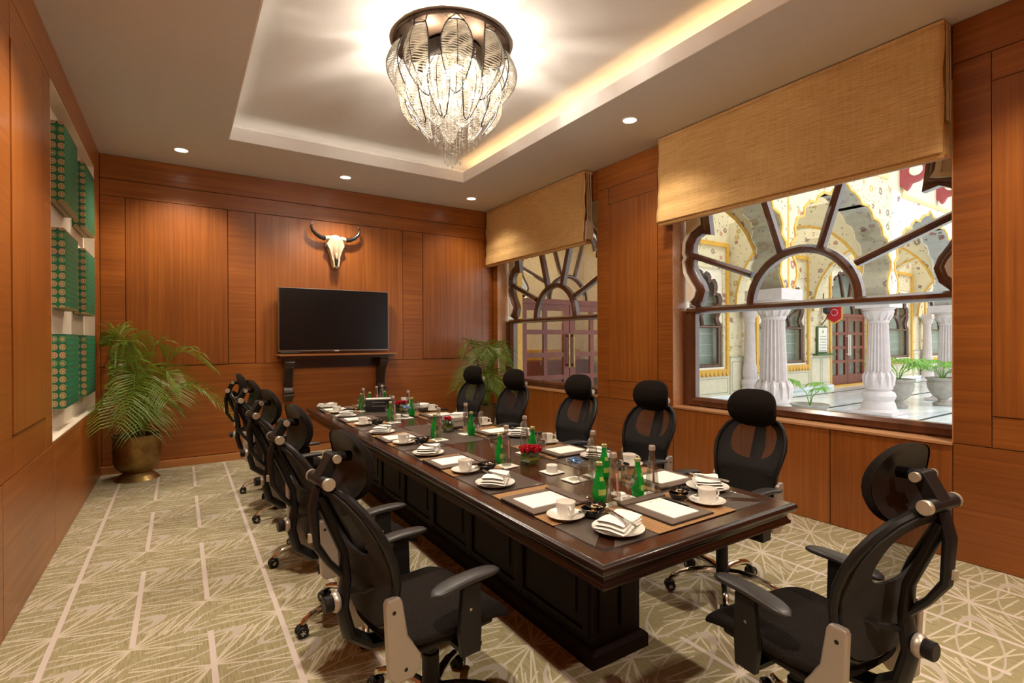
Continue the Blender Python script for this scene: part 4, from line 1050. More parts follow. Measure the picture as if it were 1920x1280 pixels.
for k in range(12):
    a = 2 * PI * k / 12 + 0.2; r = 0.17 if k % 2 else 0.26; z = -0.36 if k % 2 else -0.29
    h = inst('bulb_holder', sm_, CH, (r * math.cos(a), r * math.sin(a), z)); inst('bulb', bm_, h, (0, 0, -0.02))
    if k % 2 == 0:
        light('chandelier_lamp', 'POINT', (CX + r * math.cos(a), CY + r * math.sin(a), HT + z - 0.03), 40, (1.0, 0.87, 0.71), shadow_soft_size=0.035)

# ================================================================== PLANTS IN THE ROOM
def frond(parent, base, az, L, rise, droop, leaf, seed, nl=27, mat=None, side=0.0):
    rr = random.Random(seed); pts = []
    d = Vector((math.cos(az), math.sin(az), 0)); perp = Vector((-d.y, d.x, 0))
    for i in range(15):
        s = i / 14
        pts.append(Vector(base) + d * (L * (s ** 1.15) * 0.85) + Vector((0, 0, rise * math.sin(PI * 0.5 * min(1, s * 1.35)) - droop * max(0, s - 0.35) ** 1.8)) + perp * side * s * s)
    m = MB().tube(pts, [0.007 * (1 - 0.75 * i / 14) + 0.001 for i in range(15)], 5)
    def P(s):
        q = s * 14; i = min(int(q), 13); f = q - i; return pts[i] * (1 - f) + pts[i + 1] * f, (pts[i + 1] - pts[i]).normalized()
    for k in range(nl):
        s = 0.26 + 0.74 * k / (nl - 1); p, tn = P(s)
        sd = tn.cross(Vector((0, 0, 1)))
        if sd.length < 0.1: sd = perp.copy()
        sd.normalize(); upv = sd.cross(tn).normalized()
        for sg in (-1, 1):
            ll = leaf * 1.12 * (0.55 + 0.6 * math.sin(PI * (s - 0.2) / 0.86)) * rr.uniform(0.85, 1.1)
            dr = (sd * sg * 0.82 + tn * 0.62 + upv * 0.25).normalized()
            w = 0.0068; wv = tn * w
            q0 = p; q1 = p + dr * ll * 0.4 + Vector((0, 0, 0.01)); q2 = p + dr * ll * 0.75 + Vector((0, 0, -0.12 * ll)); q3 = p + dr * ll + Vector((0, 0, -0.36 * ll))
            m.add([q0 - wv * 0.4, q0 + wv * 0.4, q1 + wv, q1 - wv, q2 + wv * 0.8, q2 - wv * 0.8, q3], [(0, 1, 2, 3), (3, 2, 4, 5), (5, 4, 6)])
    if parent.location.x < 1: m.v = [(max(v[0], XL + 0.03 - parent.location.x if parent.location.y + v[1] > 6.86 or v[2] < 0.9 or (parent.location.y + v[1] < 6.16 and parent.location.y + v[1] > 5.83) else -0.615 - parent.location.x), min(v[1], YB - 0.06 - parent.location.y), v[2]) for v in m.v]
    else: m.v = [(min(v[0], (XR - 0.02 if v[2] < 0.85 or parent.location.y + v[1] > 7.1 else 4.53) - parent.location.x), min(v[1], YB - 0.06 - parent.location.y), v[2]) for v in m.v]
    m.build('frond', mat or M_leaf, parent, smooth=False)
PX, PY = -0.40, 6.93
t = thing('potted_palm', 'tall areca palm in a round brass pot in the left corner', 'potted plant', (PX, PY, 0))
pot = MB().lathe([(r_ * 0.84, z_) for r_, z_ in [(0, 0), (0.250, 0.0), (0.235, 0.012), (0.21, 0.035), (0.16, 0.07), (0.15, 0.085), (0.19, 0.10), (0.235, 0.14), (0.258, 0.20), (0.262, 0.30), (0.258, 0.46), (0.268, 0.475), (0.268, 0.485), (0.250, 0.485), (0.246, 0.42), (0, 0.42)]], n=48).build('brass_pot', M_brass, t)
MB().lathe([(0, 0.425), (0.205, 0.425)], n=24).build('soil', M_soil, t)
for a in (-0.55, 2.6):
    c, s = math.cos(a), math.sin(a)
    MB().tube([(0.218 * c, 0.218 * s, 0.47), (0.240 * c, 0.240 * s, 0.468), (0.247 * c, 0.247 * s, 0.45)], 0.007, 6).build('ring_bracket', M_brass, t)
    MB().tube([(0.250 * c - 0.022 * math.sin(q * PI / 6) * s, 0.250 * s + 0.022 * math.sin(q * PI / 6) * c, 0.43 + 0.028 * math.cos(q * PI / 6)) for q in range(12)], 0.005, 6, closed=True).build('ring_handle', M_brass, t)
rp = random.Random(5)
for k in range(6):
    a = k * 1.05; MB().tube([(0.05 * math.cos(a), 0.05 * math.sin(a), 0.42), (0.06 * math.cos(a), 0.06 * math.sin(a), 0.62), (0.09 * math.cos(a), 0.08 * math.sin(a), 0.85)], [0.017, 0.013, 0.008], 6).build('stem', M_stem, t)
# camera sees the palm from -Y; azimuth in room axes (0 = towards the table)
F1 = [(0.05, 0.78, 1.02, 0.62, 0.26), (-0.25, 1.0, 0.62, 0.85, 0.30), (-1.0, 0.62, 0.72, 0.62, 0.34), (-1.75, 0.55, 0.98, 1.10, 0.30), (-1.45, 0.62, 0.58, 0.90, 0.34),
      (2.6, 0.32, 1.22, 0.30, 0.26), (-2.8, 0.30, 1.18, 0.35, 0.28), (-2.4, 0.36, 1.05, 0.70, 0.30), (-0.6, 0.55, 0.80, 0.55, 0.26), (0.5, 0.32, 1.08, 0.35, 0.22), (-1.2, 0.40, 0.40, 0.40, 0.22), (-0.1, 0.42, 0.42, 0.35, 0.2), (-1.9, 0.35, 1.15, 0.6, 0.28), (-1.72, 1.02, 0.66, 0.85, 0.36), (-1.55, 0.80, 0.85, 1.0, 0.36)]
for i, (az, L, rise, droop, lf) in enumerate(F1): frond(t, (0.03 * math.cos(az), 0.03 * math.sin(az), 0.45), az, L, rise, droop, lf, i)
QX, QY = 3.98, 6.88
t = thing('potted_palm', 'areca palm in a tapered brown pot in the far right corner', 'potted plant', (QX, QY, 0))
MB().lathe([(0, 0), (0.14, 0.0), (0.15, 0.02), (0.19, 0.42), (0.20, 0.50), (0.185, 0.50), (0.175, 0.45), (0, 0.45)], n=4 * 8).build('pot', M_teak, t)
MB().lathe([(0, 0.455), (0.17, 0.455)], n=20).build('soil', M_soil, t)
for k in range(5):
    a = k * 1.25; MB().tube([(0.04 * math.cos(a), 0.04 * math.sin(a), 0.45), (0.05 * math.cos(a), 0.05 * math.sin(a), 0.65), (0.07 * math.cos(a), 0.06 * math.sin(a), 0.88)], [0.015, 0.012, 0.008], 6).build('stem', M_stem, t)
F2 = [(3.3, 0.60, 0.62, 0.70, 0.26), (-2.7, 0.55, 0.80, 0.75, 0.30), (-2.3, 0.42, 1.02, 0.55, 0.28), (-1.75, 0.42, 0.98, 0.40, 0.30), (-1.2, 0.42, 0.85, 0.45, 0.30), (-0.75, 0.38, 1.00, 0.42, 0.24), (-0.3, 0.26, 0.95, 0.3, 0.22),
      (-1.5, 0.5, 0.55, 0.45, 0.30), (-2.0, 0.55, 0.60, 0.60, 0.32), (-2.9, 0.45, 0.45, 0.45, 0.26), (-0.9, 0.55, 0.45, 0.5, 0.26), (3.0, 0.40, 1.05, 0.5, 0.24), (-1.3, 0.34, 0.35, 0.3, 0.2), (-2.4, 0.35, 0.30, 0.3, 0.2)]
for i, (az, L, rise, droop, lf) in enumerate(F2): frond(t, (0.03 * math.cos(az), 0.03 * math.sin(az), 0.47), az, L, rise, droop, lf, 40 + i)

# ================================================================== TABLE
A0, A1, B0, B1 = 1.162, 2.305, 1.242, 5.86
ZTAB = 0.76
t = thing('conference_table', 'long dark mahogany conference table with a moulded edge and inlaid top', 'table', ((A0 + A1) / 2, (B0 + B1) / 2, 0))
TB = t; ox, oy = (A0 + A1) / 2, (B0 + B1) / 2
def rect(d): return [(A0 - d - ox, B0 - d - oy), (A1 + d - ox, B0 - d - oy), (A1 + d - ox, B1 + d - oy), (A0 - d - ox, B1 + d - oy)]
MB().sweep(rect(0)[::-1], [(0.0, ZTAB), (0.010, ZTAB - 0.002), (0.019, ZTAB - 0.010), (0.021, ZTAB - 0.022), (0.015, ZTAB - 0.034), (0.002, ZTAB - 0.040), (-0.010, ZTAB - 0.050), (-0.012, ZTAB - 0.062), (-0.006, ZTAB - 0.074), (0.0, ZTAB - 0.080), (0.0, ZTAB - 0.090), (-0.03, ZTAB - 0.10), (-0.09, ZTAB - 0.10), (-0.09, ZTAB)], True, 'XY').build('edge_moulding', M_table, t, angle=50)
hx, hy = (A1 - A0) / 2, (B1 - B0) / 2
MB().box((-hx + 0.05, -hy + 0.05, ZTAB - 0.07), (hx - 0.05, hy - 0.05, ZTAB - 0.0008)).build('top_panel', M_top, t, smooth=False)
# mitred border boards
bw = 0.065
for pl in ([(-hx, -hy), (hx, -hy), (hx - bw, -hy + bw), (-hx + bw, -hy + bw)], [(hx, -hy), (hx, hy), (hx - bw, hy - bw), (hx - bw, -hy + bw)],
           [(hx, hy), (-hx, hy), (-hx + bw, hy - bw), (hx - bw, hy - bw)], [(-hx, hy), (-hx, -hy), (-hx + bw, -hy + bw), (-hx + bw, hy - bw)]):
    cx_ = sum(p[0] for p in pl) / 4; cy_ = sum(p[1] for p in pl) / 4
    MB().prism([(cx_ + (p[0] - cx_) * 0.9995, cy_ + (p[1] - cy_) * 0.9998) for p in pl], ZTAB - 0.02, ZTAB + 0.0004, 'XY').build('border_board', M_top, t, smooth=False, bevel=0.0008)
# spine base with plinth, panels and pilasters
SX0, SX1, SY0, SY1 = 1.585 - ox, 1.885 - ox, 1.76 - oy, 5.36 - oy
MB().box((SX0, SY0, 0.08), (SX1, SY1, ZTAB - 0.07)).build('base_body', M_tbase, t, smooth=False)
MB().sweep([(SX0, SY0), (SX0, SY1), (SX1, SY1), (SX1, SY0)], [(0.03, 0), (0.03, 0.06), (0.015, 0.075), (-0.005, 0.085), (-0.03, 0.085), (-0.03, 0)], True, 'XY').build('plinth', M_tbase, t)
MB().sweep([(SX0, SY0), (SX0, SY1), (SX1, SY1), (SX1, SY0)], [(-0.01, ZTAB - 0.16), (0.02, ZTAB - 0.13), (0.05, ZTAB - 0.10), (-0.02, ZTAB - 0.10)], True, 'XY').build('cornice', M_tbase, t)
for k in range(6):
    y0 = SY0 + 0.06 + k * 0.585
    for sx, sg in ((SX0, -1), (SX1, 1)):
        m = MB().sweep([(y0, 0.14), (y0 + 0.50, 0.14), (y0 + 0.50, 0.58), (y0, 0.58)], [(0, sx), (0, sx + sg * 0.012), (-0.018, sx + sg * 0.016), (-0.03, sx + sg * 0.004), (-0.03, sx)], True)
        m.box((min(sx, sx + sg * 0.006), y0 + 0.06, 0.20), (max(sx, sx + sg * 0.006), y0 + 0.44, 0.52)).build('side_panel', M_tbase, t)
        MB().box((min(sx, sx + sg * 0.016), y0 + 0.515, 0.10), (max(sx, sx + sg * 0.016), y0 + 0.57, 0.62)).build('pilaster', M_tbase, t, smooth=False, bevel=0.003)
for sy, sg in ((SY0, -1), (SY1, 1)):
    for q in (0.03, 0.165):
        MB().box((SX0 + q, min(sy, sy + sg * 0.012), 0.14), (SX0 + q + 0.105, max(sy, sy + sg * 0.012), 0.58)).build('end_panel', M_tbase, t, smooth=False, bevel=0.003)
# inlaid charcoal leather panels (parts of the top)
def inlay(poly, name='leather_inlay'):
    cxp = sum(p[0] for p in poly) / len(poly); cyp = sum(p[1] for p in poly) / len(poly)
    MB().prism([(x - ox, y - oy) for x, y in poly], ZTAB - 0.003, ZTAB + 0.0022, 'XY').build(name, M_leather, TB, smooth=False, bevel=0.001)
LB = [(1.363, 2.08), (2.107, 3.22), (3.25, 4.13), (4.16, 4.92), (4.95, 5.74)]
for i, (a, b) in enumerate(LB):
    inlay([(1.238, a), (1.56, a + (0.27 if i == 0 else 0)), (1.56, b - (0.25 if i == 4 else 0.0)), (1.238, b)])
    inlay([(2.232, a), (1.91, a + (0.27 if i == 0 else 0)), (1.91, b - (0.25 if i == 4 else 0.0)), (2.232, b)])
inlay([(1.285, 1.318), (2.195, 1.318), (1.89, 1.60), (1.58, 1.60)]); inlay([(1.285, 5.785), (2.195, 5.785), (1.93, 5.56), (1.54, 5.56)])
inlay([(1.62, 3.27), (1.86, 3.27), (1.90, 3.32), (1.90, 4.10), (1.86, 4.16), (1.62, 4.16), (1.575, 4.10), (1.575, 3.32)])
inlay([(1.62, 4.85), (1.86, 4.85), (1.90, 4.90), (1.90, 5.40), (1.575, 5.40), (1.575, 4.90)])

# ================================================================== CHAIRS (local: +X is the front of the seat)
def make_chair(label, loc, rz):
    t = thing('office_chair', label, 'chair', loc, rz, 'black mesh office chairs round the table')
    # five chrome legs with twin castors
    leg = MB().tube([(0.03, 0, 0.115), (0.10, 0, 0.122), (0.18, 0, 0.118), (0.25, 0, 0.102), (0.295, 0, 0.080), (0.312, 0, 0.060)], [0.022, 0.020, 0.018, 0.017, 0.016, 0.013], 10).mesh('leg', M_chrome)
    fork = MB().tube([(0.312, 0, 0.066), (0.312, 0, 0.045)], 0.011, 8).box((0.285, -0.010, 0.030), (0.335, 0.010, 0.052)).mesh('castor_fork', M_blackp)
    whl = MB()
    for s in (-1, 1): whl.lathe([(0, s * 0.010), (0.026, s * 0.010), (0.029, s * 0.014), (0.029, s * 0.024), (0.025, s * 0.029), (0.018, s * 0.026), (0, s * 0.026)], (0.312, 0, 0.029), 18, axis='Y')
    whl = whl.mesh('wheel', M_blackp)
    hub = MB()
    for s in (-1, 1):
        hub.lathe([(0, s * 0.0285), (0.006, s * 0.0285), (0.006, s * 0.024)], (0.312, 0, 0.029), 8, axis='Y')
        for q in range(5):
            a = 2 * PI * q / 5; hub.box((0.312 + 0.011 * math.cos(a) - 0.003, min(s * 0.024, s * 0.0285), 0.029 + 0.011 * math.sin(a) - 0.003), (0.312 + 0.011 * math.cos(a) + 0.003, max(s * 0.024, s * 0.0285), 0.029 + 0.011 * math.sin(a) + 0.003))
    hub = hub.mesh('wheel_hub', M_steel)
    for k in range(5):
        L_ = inst('leg', leg, t, rot=(0, 0, 2 * PI * k / 5 + PI))
        inst('castor_fork', fork, L_); inst('wheel', whl, L_); inst('wheel_hub', hub, L_)
    MB().lathe([(0.0, 0.085), (0.035, 0.085), (0.048, 0.10), (0.048, 0.128), (0.040, 0.135), (0.034, 0.14), (0.034, 0.26), (0.026, 0.265), (0.026, 0.37), (0, 0.37)], n=20).build('gas_column', M_blackp, t)
    MB().box((-0.13, -0.085, 0.355), (0.12, 0.085, 0.405)).build('tilt_mechanism', M_blackp, t, smooth=False, bevel=0.008)
    MB().tube([(0.03, -0.08, 0.385), (0.05, -0.20, 0.385), (0.06, -0.25, 0.38)], [0.007, 0.007, 0.012], 8).build('lever', M_blackp, t)
    # seat cushion
    def seat(u, v):
        a = 2 * PI * u
        if v < 0.5: r = v * 2; top = True
        else: r = (1 - v) * 2; top = False
        c, s = math.cos(a), math.sin(a); n = 0.5
        x = (abs(c) ** n) * (1 if c > 0 else -1); y = (abs(s) ** n) * (1 if s > 0 else -1)
        rr = math.sin(r * PI / 2) if r < 1 else 1
        X = 0.005 + 0.262 * x * rr; Y = (0.250 + 0.014 * x) * y * rr
        edge = math.sqrt(max(0, 1 - rr ** 3.2))
        dip = -0.055 * max(0, (X - 0.10) / 0.15) ** 2 * (1 if X > 0.10 else 0) - 0.012 * (1 - (Y / 0.25) ** 2) + 0.012
        zc = 0.455
        return (X, Y, zc + dip + (0.042 * edge if top else -0.034 * edge - (0.0 if top else 0.004)))
    MB().grid(seat, 48, 24).build('seat', M_fabric, t, angle=70)
    MB().box((-0.20, -0.19, 0.395), (0.17, 0.19, 0.425)).build('seat_shell', M_blackp, t, smooth=False, bevel=0.01)
    # arms
    for s in (-1, 1):
        post = MB().prism([(-0.035, 0.375), (0.045, 0.375), (0.05, 0.46), (0.045, 0.628), (-0.03, 0.628), (-0.045, 0.46)], s * 0.265 - 0.013, s * 0.265 + 0.013, 'XZ').build('arm_post', M_blackp, t, smooth=False, bevel=0.005)
        MB().box((-0.02, min(s * 0.10, s * 0.27), 0.372), (0.035, max(s * 0.10, s * 0.27), 0.388)).build('arm_bracket', M_blackp, post, smooth=False)
        MB().lathe([(0, s * 0.0145), (0.006, s * 0.0145), (0.006, s * 0.012)], (0.0, s * 0.265, 0.54), 8, axis='Y').build('adjust_button', M_steel, post)
        def padf(u, v, s=s):
            a = 2 * PI * v; x = -0.155 + 0.295 * u
            e = math.sqrt(max(0.0, 1 - abs(2 * u - 1) ** 4.5)); w = 0.041 * e * (1 - 0.12 * u); h = 0.013 * e
            zc = 0.648 - 0.62 * (x - 0.03) ** 2 if x < 0.03 else 0.648 - 0.35 * (x - 0.03) ** 2
            ca, sa = math.cos(a), math.sin(a)
            return (x, s * 0.262 + w * math.copysign(abs(ca) ** 0.6, ca), zc + h * math.copysign(abs(sa) ** 0.7, sa))
        MB().grid(padf, 26, 20).build('arm_pad', M_arm, t, angle=60)
    # champagne coloured side brackets
    for s in (-1, 1):
        b = MB().prism([(-0.285, 0.375), (-0.262, 0.352), (-0.20, 0.350), (-0.17, 0.372), (-0.165, 0.42), (-0.215, 0.50), (-0.235, 0.622), (-0.245, 0.640), (-0.290, 0.640), (-0.297, 0.625), (-0.292, 0.50)], s * 0.205 - 0.014, s * 0.205 + 0.014, 'XZ').build('side_bracket', M_champ, t, smooth=False, bevel=0.006)
        for (x, z) in ((-0.268, 0.595), (-0.225, 0.39)): MB().lathe([(0, s * 0.0148), (0.007, s * 0.0148), (0.007, s * 0.012)], (x, s * 0.205, z), 8, axis='Y').build('bolt', M_blackp, b)
    # back
    def bxp(z):    # depth of the back at a height: lumbar bulge then leaning away
        if z < 0.70: return -0.268 + 0.4 * (z - 0.62) ** 2
        return -0.2655 - 0.48 * (z - 0.70)
    outl = [(0.0, 0.50), (0.10, 0.502), (0.165, 0.53), (0.188, 0.60), (0.196, 0.68), (0.212, 0.75), (0.223, 0.82), (0.214, 0.88), (0.186, 0.935), (0.145, 0.972), (0.085, 0.994), (0.0, 1.0)]
    loop = [(y, z) for y, z in outl] + [(-y, z) for y, z in reversed(outl[1:-1])]
    def wrap_x(y, z): return bxp(z) + 0.028 * (abs(y) / 0.22) ** 2
    MB().tube([(wrap_x(y, z), y, z) for y, z in loop], 0.0125, 8, closed=True, sx=1.2).build('back_frame', M_blackp, t)
    def width(z):
        for (y0, z0), (y1, z1) in zip(outl, outl[1:]):
            if z0 <= z <= z1: return y0 + (y1 - y0) * (z - z0) / max(1e-6, z1 - z0)
        return 0.0
    def ms(u, v):
        z = 0.503 + 0.496 * v; y = (2 * u - 1) * width(z); return (wrap_x(y, z) + 0.004, y, z)
    MB().grid(ms, 20, 30).build('mesh_back', M_meshback, t)
    # rigid shell behind the mesh with an oval opening
    m = MB(); n = 44; vs = []; fs = []
    for i in range(n):
        a = 2 * PI * i / n
        yo, zo = None, None
        c, s_ = math.cos(a), math.sin(a)
        r = 0.5
        while r > 0.01:   # march to the outline
            y, z = c * r, 0.80 + s_ * r
            if 0.505 < z < 0.997 and abs(y) < width(z) - 0.004: break
            r -= 0.004
        yi, zi = 0.148 * math.copysign(abs(c) ** 0.75, c), 0.855 + 0.108 * math.copysign(abs(s_) ** 0.75, s_)
        for (yy, zz) in ((c * r, 0.80 + s_ * r), (yi, zi)):
            vs += [(wrap_x(yy, zz) - 0.010, yy, zz), (wrap_x(yy, zz) - 0.022, yy, zz)]
    for i in range(n):
        j = (i + 1) % n; a_, b_ = i * 4, j * 4
        fs += [(a_, b_, b_ + 2, a_ + 2), (a_ + 1, a_ + 3, b_ + 3, b_ + 1), (a_ + 2, b_ + 2, b_ + 3, a_ + 3), (a_, a_ + 1, b_ + 1, b_)]
    m.add(vs, fs).build('back_shell', M_meshsolid, t)
    # curved spine with the lumbar knob
    MB().tube([(-0.16, 0, 0.385), (-0.26, 0, 0.40), (-0.335, 0, 0.46), (-0.36, 0, 0.56), (-0.345, 0, 0.66), (-0.355, 0, 0.76), (-0.405, 0, 0.88), (-0.440, 0, 0.97)], [0.020, 0.024, 0.024, 0.022, 0.018, 0.016, 0.016, 0.018], 10, sx=1.7, up=(1, 0, 0)).build('spine', M_blackp, t)
    MB().tube([(-0.345, 0, 0.66), (-0.405, 0, 0.73), (-0.448, 0, 0.80), (-0.456, 0, 0.93), (-0.44, 0, 1.00)], [0.012, 0.012, 0.015, 0.017, 0.016], 8, sx=1.5).build('headrest_strut', M_blackp, t)
    for s in (-1, 1): MB().tube([(-0.34, s * 0.02, 0.62), (-0.31, s * 0.09, 0.635), (-0.25, s * 0.16, 0.68)], [0.012, 0.010, 0.008], 8).build('lumbar_arm', M_blackp, t)
    k_ = MB().lathe([(0, 0), (0.033, 0), (0.035, -0.006), (0.035, -0.014), (0.030, -0.022), (0, -0.022)], (-0.372, 0, 0.585), 24, axis='X').build('knob_ring', M_champ, t)
    MB().lathe([(0, -0.022), (0.026, -0.022), (0.028, -0.028), (0.028, -0.048), (0.024, -0.052), (0, -0.052)], (-0.372, 0, 0.585), 24, axis='X').build('knob', M_blackp, t)
    MB().box((-0.474, -0.008, 0.815), (-0.457, 0.008, 0.845)).build('strut_clip', M_cap, t, smooth=False, bevel=0.002)
    # headrest with two pivots
    p1 = MB().lathe([(0, -0.085), (0.019, -0.085), (0.020, -0.075), (0.020, 0.075), (0.019, 0.085), (0, 0.085)], (-0.432, 0, 1.022), 18, axis='Y').build('lower_pivot', M_blackp, t)
    p2 = MB().lathe([(0, -0.05), (0.014, -0.05), (0.014, 0.05), (0, 0.05)], (-0.392, 0, 1.095), 16, axis='Y').build('upper_pivot', M_blackp, t)
    for s in (-1, 1):
        MB().lathe([(0, s * 0.089), (0.0195, s * 0.089), (0.0215, s * 0.086), (0.0215, s * 0.074)], (-0.432, 0, 1.022), 18, axis='Y').build('pivot_cap', M_cap, p1)
        MB().lathe([(0, s * 0.054), (0.0145, s * 0.054), (0.0155, s * 0.045)], (-0.392, 0, 1.095), 16, axis='Y').build('pivot_cap', M_cap, p2)
    MB().prism([(-0.445, 1.010), (-0.415, 1.010), (-0.372, 1.095), (-0.380, 1.112), (-0.405, 1.110), (-0.447, 1.035)], -0.032, 0.032, 'XZ').build('link_plate', M_blackp, t, smooth=False, bevel=0.004)
    def hr(u, v, back=False):
        a = 2 * PI * u; r = v
        c, s = math.cos(a), math.sin(a)
        y = 0.156 * math.copysign(abs(c) ** 0.72, c) * r; z = 0.118 * math.copysign(abs(s) ** 0.78, s) * r
        return y, z
    def front(u, v):
        w = min(1.0, v * 1.35); y, z = hr(u, math.sin(w * PI / 2) if w < 1 else 1.0)
        over = max(0, v * 1.35 - 1.0) / 0.35
        x = -0.268 - 4.2 * z * z - 1.0 * y * y
        edge = 0.016 * (1 - math.sqrt(max(0, 1 - min(1, (abs(y) / 0.158) ** 2 + (abs(z) / 0.12) ** 2))))
        return (x - edge * 0.8 - 0.026 * over, y, 1.062 + z - 0.10 * (x + 0.33))
    MB().grid(front, 40, 16).build('headrest', M_fabric, t, angle=70)
    def backs(u, v):
        y, z = hr(u, v * 0.97)
        x = -0.268 - 4.2 * z * z - 1.0 * y * y - 0.024 - 0.018 * (1 - v ** 2)
        return (x - 0.014 * v ** 2, y, 1.062 + z - 0.10 * (x + 0.33))
    hb = MB().grid(backs, 40, 10).build('headrest_shell', M_blackp, t, angle=60)
    MB().tube([(-0.392, 0, 1.095), (-0.325, 0, 1.09)], 0.018, 10).build('socket', M_blackp, t)
    return t
M_meshsolid = m_mesh('dark_back_shell', (0.016, 0.014, 0.014), 1.0)
CHL = [(0.83, 1.88, 7, 'nearest chair on the left side of the table'), (0.82, 2.78, 6, 'second chair from the camera on the left side'), (0.82, 3.74, 8, 'third chair from the camera on the left side'),
       (0.83, 4.70, 4, 'fourth chair from the camera on the left side'), (0.82, 5.60, -10, 'farthest chair on the left side, near the television wall'),
       (2.715, 1.875, 182, 'nearest on the window side, before the large window'), (2.73, 2.70, 185, 'second on the window side, before the wooden pier'),
       (2.72, 3.54, 186, 'third on the window side, below the farther window'), (2.73, 4.60, 190, 'fourth on the window side, beside the corner palm'),
       (2.73, 5.50, 194, 'farthest on the window side, before the corner palm'),
       (1.88, 0.99, 84, 'at the near end of the table, lower right')]
first = None
for (x, y, a, lb) in CHL:
    lb = 'black mesh office chair, ' + lb
    if first is None: first = make_chair(lb, (x, y, 0), math.radians(a))
    else: dup(first, (x, y, 0), math.radians(a), lb)

# ================================================================== TABLEWARE
Z0 = ZTAB + 0.0026        # on the inlay / mats
def gobj(name, label, cat, loc, parts, rz=0.0, group=None):
    # parts: list of (part name, mesh, loc, rot, [subparts])
    t = thing(name, label, cat, loc, rz, group)
    for p in parts:
        o = inst(p[0], p[1], t, p[2] if len(p) > 2 else (0, 0, 0), p[3] if len(p) > 3 else (0, 0, 0))
        for q in (p[4] if len(p) > 4 else []): inst(q[0], q[1], o, q[2] if len(q) > 2 else (0, 0, 0))
    return t
G = {}
G['cup'] = MB().lathe([(0, 0.003), (0.026, 0.003), (0.028, 0.0), (0.030, 0.004), (0.036, 0.02), (0.0395, 0.045), (0.0405, 0.062), (0.0385, 0.062), (0.037, 0.045), (0.033, 0.018), (0, 0.012)], n=28).mesh('bowl', M_china)
G['handle'] = MB().tube([(0.036, 0, 0.046), (0.050, 0, 0.052), (0.062, 0, 0.043), (0.062, 0, 0.028), (0.050, 0, 0.018), (0.035, 0, 0.018)], 0.0042, 8).mesh('handle', M_china)
G['saucer'] = MB().lathe([(0, 0.002), (0.045, 0.0), (0.048, 0.003), (0.066, 0.010), (0.078, 0.015), (0.079, 0.017), (0.066, 0.013), (0.046, 0.006), (0, 0.005)], n=36).mesh('dish', M_china)
G['plate'] = MB().lathe([(0, 0.002), (0.060, 0.0), (0.064, 0.003), (0.085, 0.010), (0.100, 0.017), (0.101, 0.019), (0.086, 0.013), (0.062, 0.006), (0, 0.005)], n=40).mesh('dish', M_china)
G['spoon'] = MB().tube([(-0.05, 0, 0.004), (0.0, 0, 0.006), (0.035, 0, 0.004)], [0.003, 0.002, 0.002], 6).lathe([(0, 0.001), (0.010, 0.002), (0.013, 0.005), (0, 0.003)], (0.047, 0, 0), 12).mesh('spoon', M_steel)
m = MB().tube([(-0.085, 0, 0.003), (-0.03, 0, 0.006), (0.02, 0, 0.007), (0.035, 0, 0.004)], [0.0045, 0.003, 0.0025, 0.006], 6)
for q in range(4): m.tube([(0.035, -0.0075 + q * 0.005, 0.004), (0.065, -0.0085 + q * 0.0057, 0.004), (0.085, -0.008 + q * 0.0053, 0.007)], [0.0018, 0.0016, 0.001], 4)
G['fork'] = m.mesh('fork', M_steel)
m = MB().tube([(-0.095, 0, 0.003), (-0.02, 0, 0.004)], [0.005, 0.004], 6)
m.prism([(-0.02, -0.005), (0.08, -0.008), (0.095, 0.0), (0.08, 0.008), (-0.02, 0.006)], 0.002, 0.005, 'XY')
G['knife'] = m.mesh('knife', M_steel)
def napkin(seed):
    rr = random.Random(seed); m = MB()
    for k in range(3):
        lx, ly = 0.090 - 0.004 * k, 0.062 - 0.003 * k; z0 = 0.0255 + 0.0105 * k; off = 0.006 * k
        def fn(u, v, k=k, lx=lx, ly=ly, z0=z0, off=off):
            a = 2 * PI * v; x = (2 * u - 1) * lx + off
            ca, sa = math.cos(a), math.sin(a)
            y = ly * math.copysign(abs(ca) ** 0.25, ca); z = z0 + 0.0062 * math.copysign(abs(sa) ** 0.7, sa) * (1.0 if 0.02 < u < 0.98 else 0.5)
            w = 0.004 * math.sin(x * 42 + seed + k) + 0.003 * math.sin(y * 50 + seed) + 0.005 * (2 * u - 1) ** 2 * (k / 3)
            return (x + 0.004 * math.sin(y * 35 + seed), y + 0.003 * math.sin(x * 30 + k), z + w * 0.6)
        m.grid(fn, 14, 28)
    return m.mesh('folds', M_napkin, angle=85)
NAP = [napkin(s) for s in (1, 4, 7)]
G['wbottle'] = MB().lathe([(0, 0.002), (0.028, 0.0), (0.0305, 0.004), (0.0305, 0.03), (0.029, 0.08), (0.022, 0.14), (0.015, 0.185), (0.0125, 0.20), (0.0125, 0.225), (0.0115, 0.226), (0.0115, 0.2), (0.0195, 0.14), (0.027, 0.08), (0.028, 0.03), (0.026, 0.010), (0, 0.012)], n=20).mesh('glass_body', M_clear, angle=50)
G['wcap'] = MB().lathe([(0.0125, 0.214), (0.015, 0.214), (0.0152, 0.232), (0.013, 0.236), (0, 0.236)], n=16).mesh('cap', M_capsilver)
G['wlabel'] = MB().grid(lambda u, v: (0.0 + (0.0302 - 0.009 * v) * math.cos(-1.9 + 0.35 * u), (0.0302 - 0.009 * v) * math.sin(-1.9 + 0.35 * u), 0.05 + 0.10 * v), 3, 8).mesh('label', M_pinkprint)
G['gbottle'] = MB().lathe([(0, 0.002), (0.024, 0.0), (0.029, 0.006), (0.0315, 0.03), (0.0315, 0.05), (0.027, 0.082), (0.0175, 0.115), (0.0118, 0.14), (0.0118, 0.165), (0, 0.166)], n=20).mesh('glass_body', M_green, angle=50)
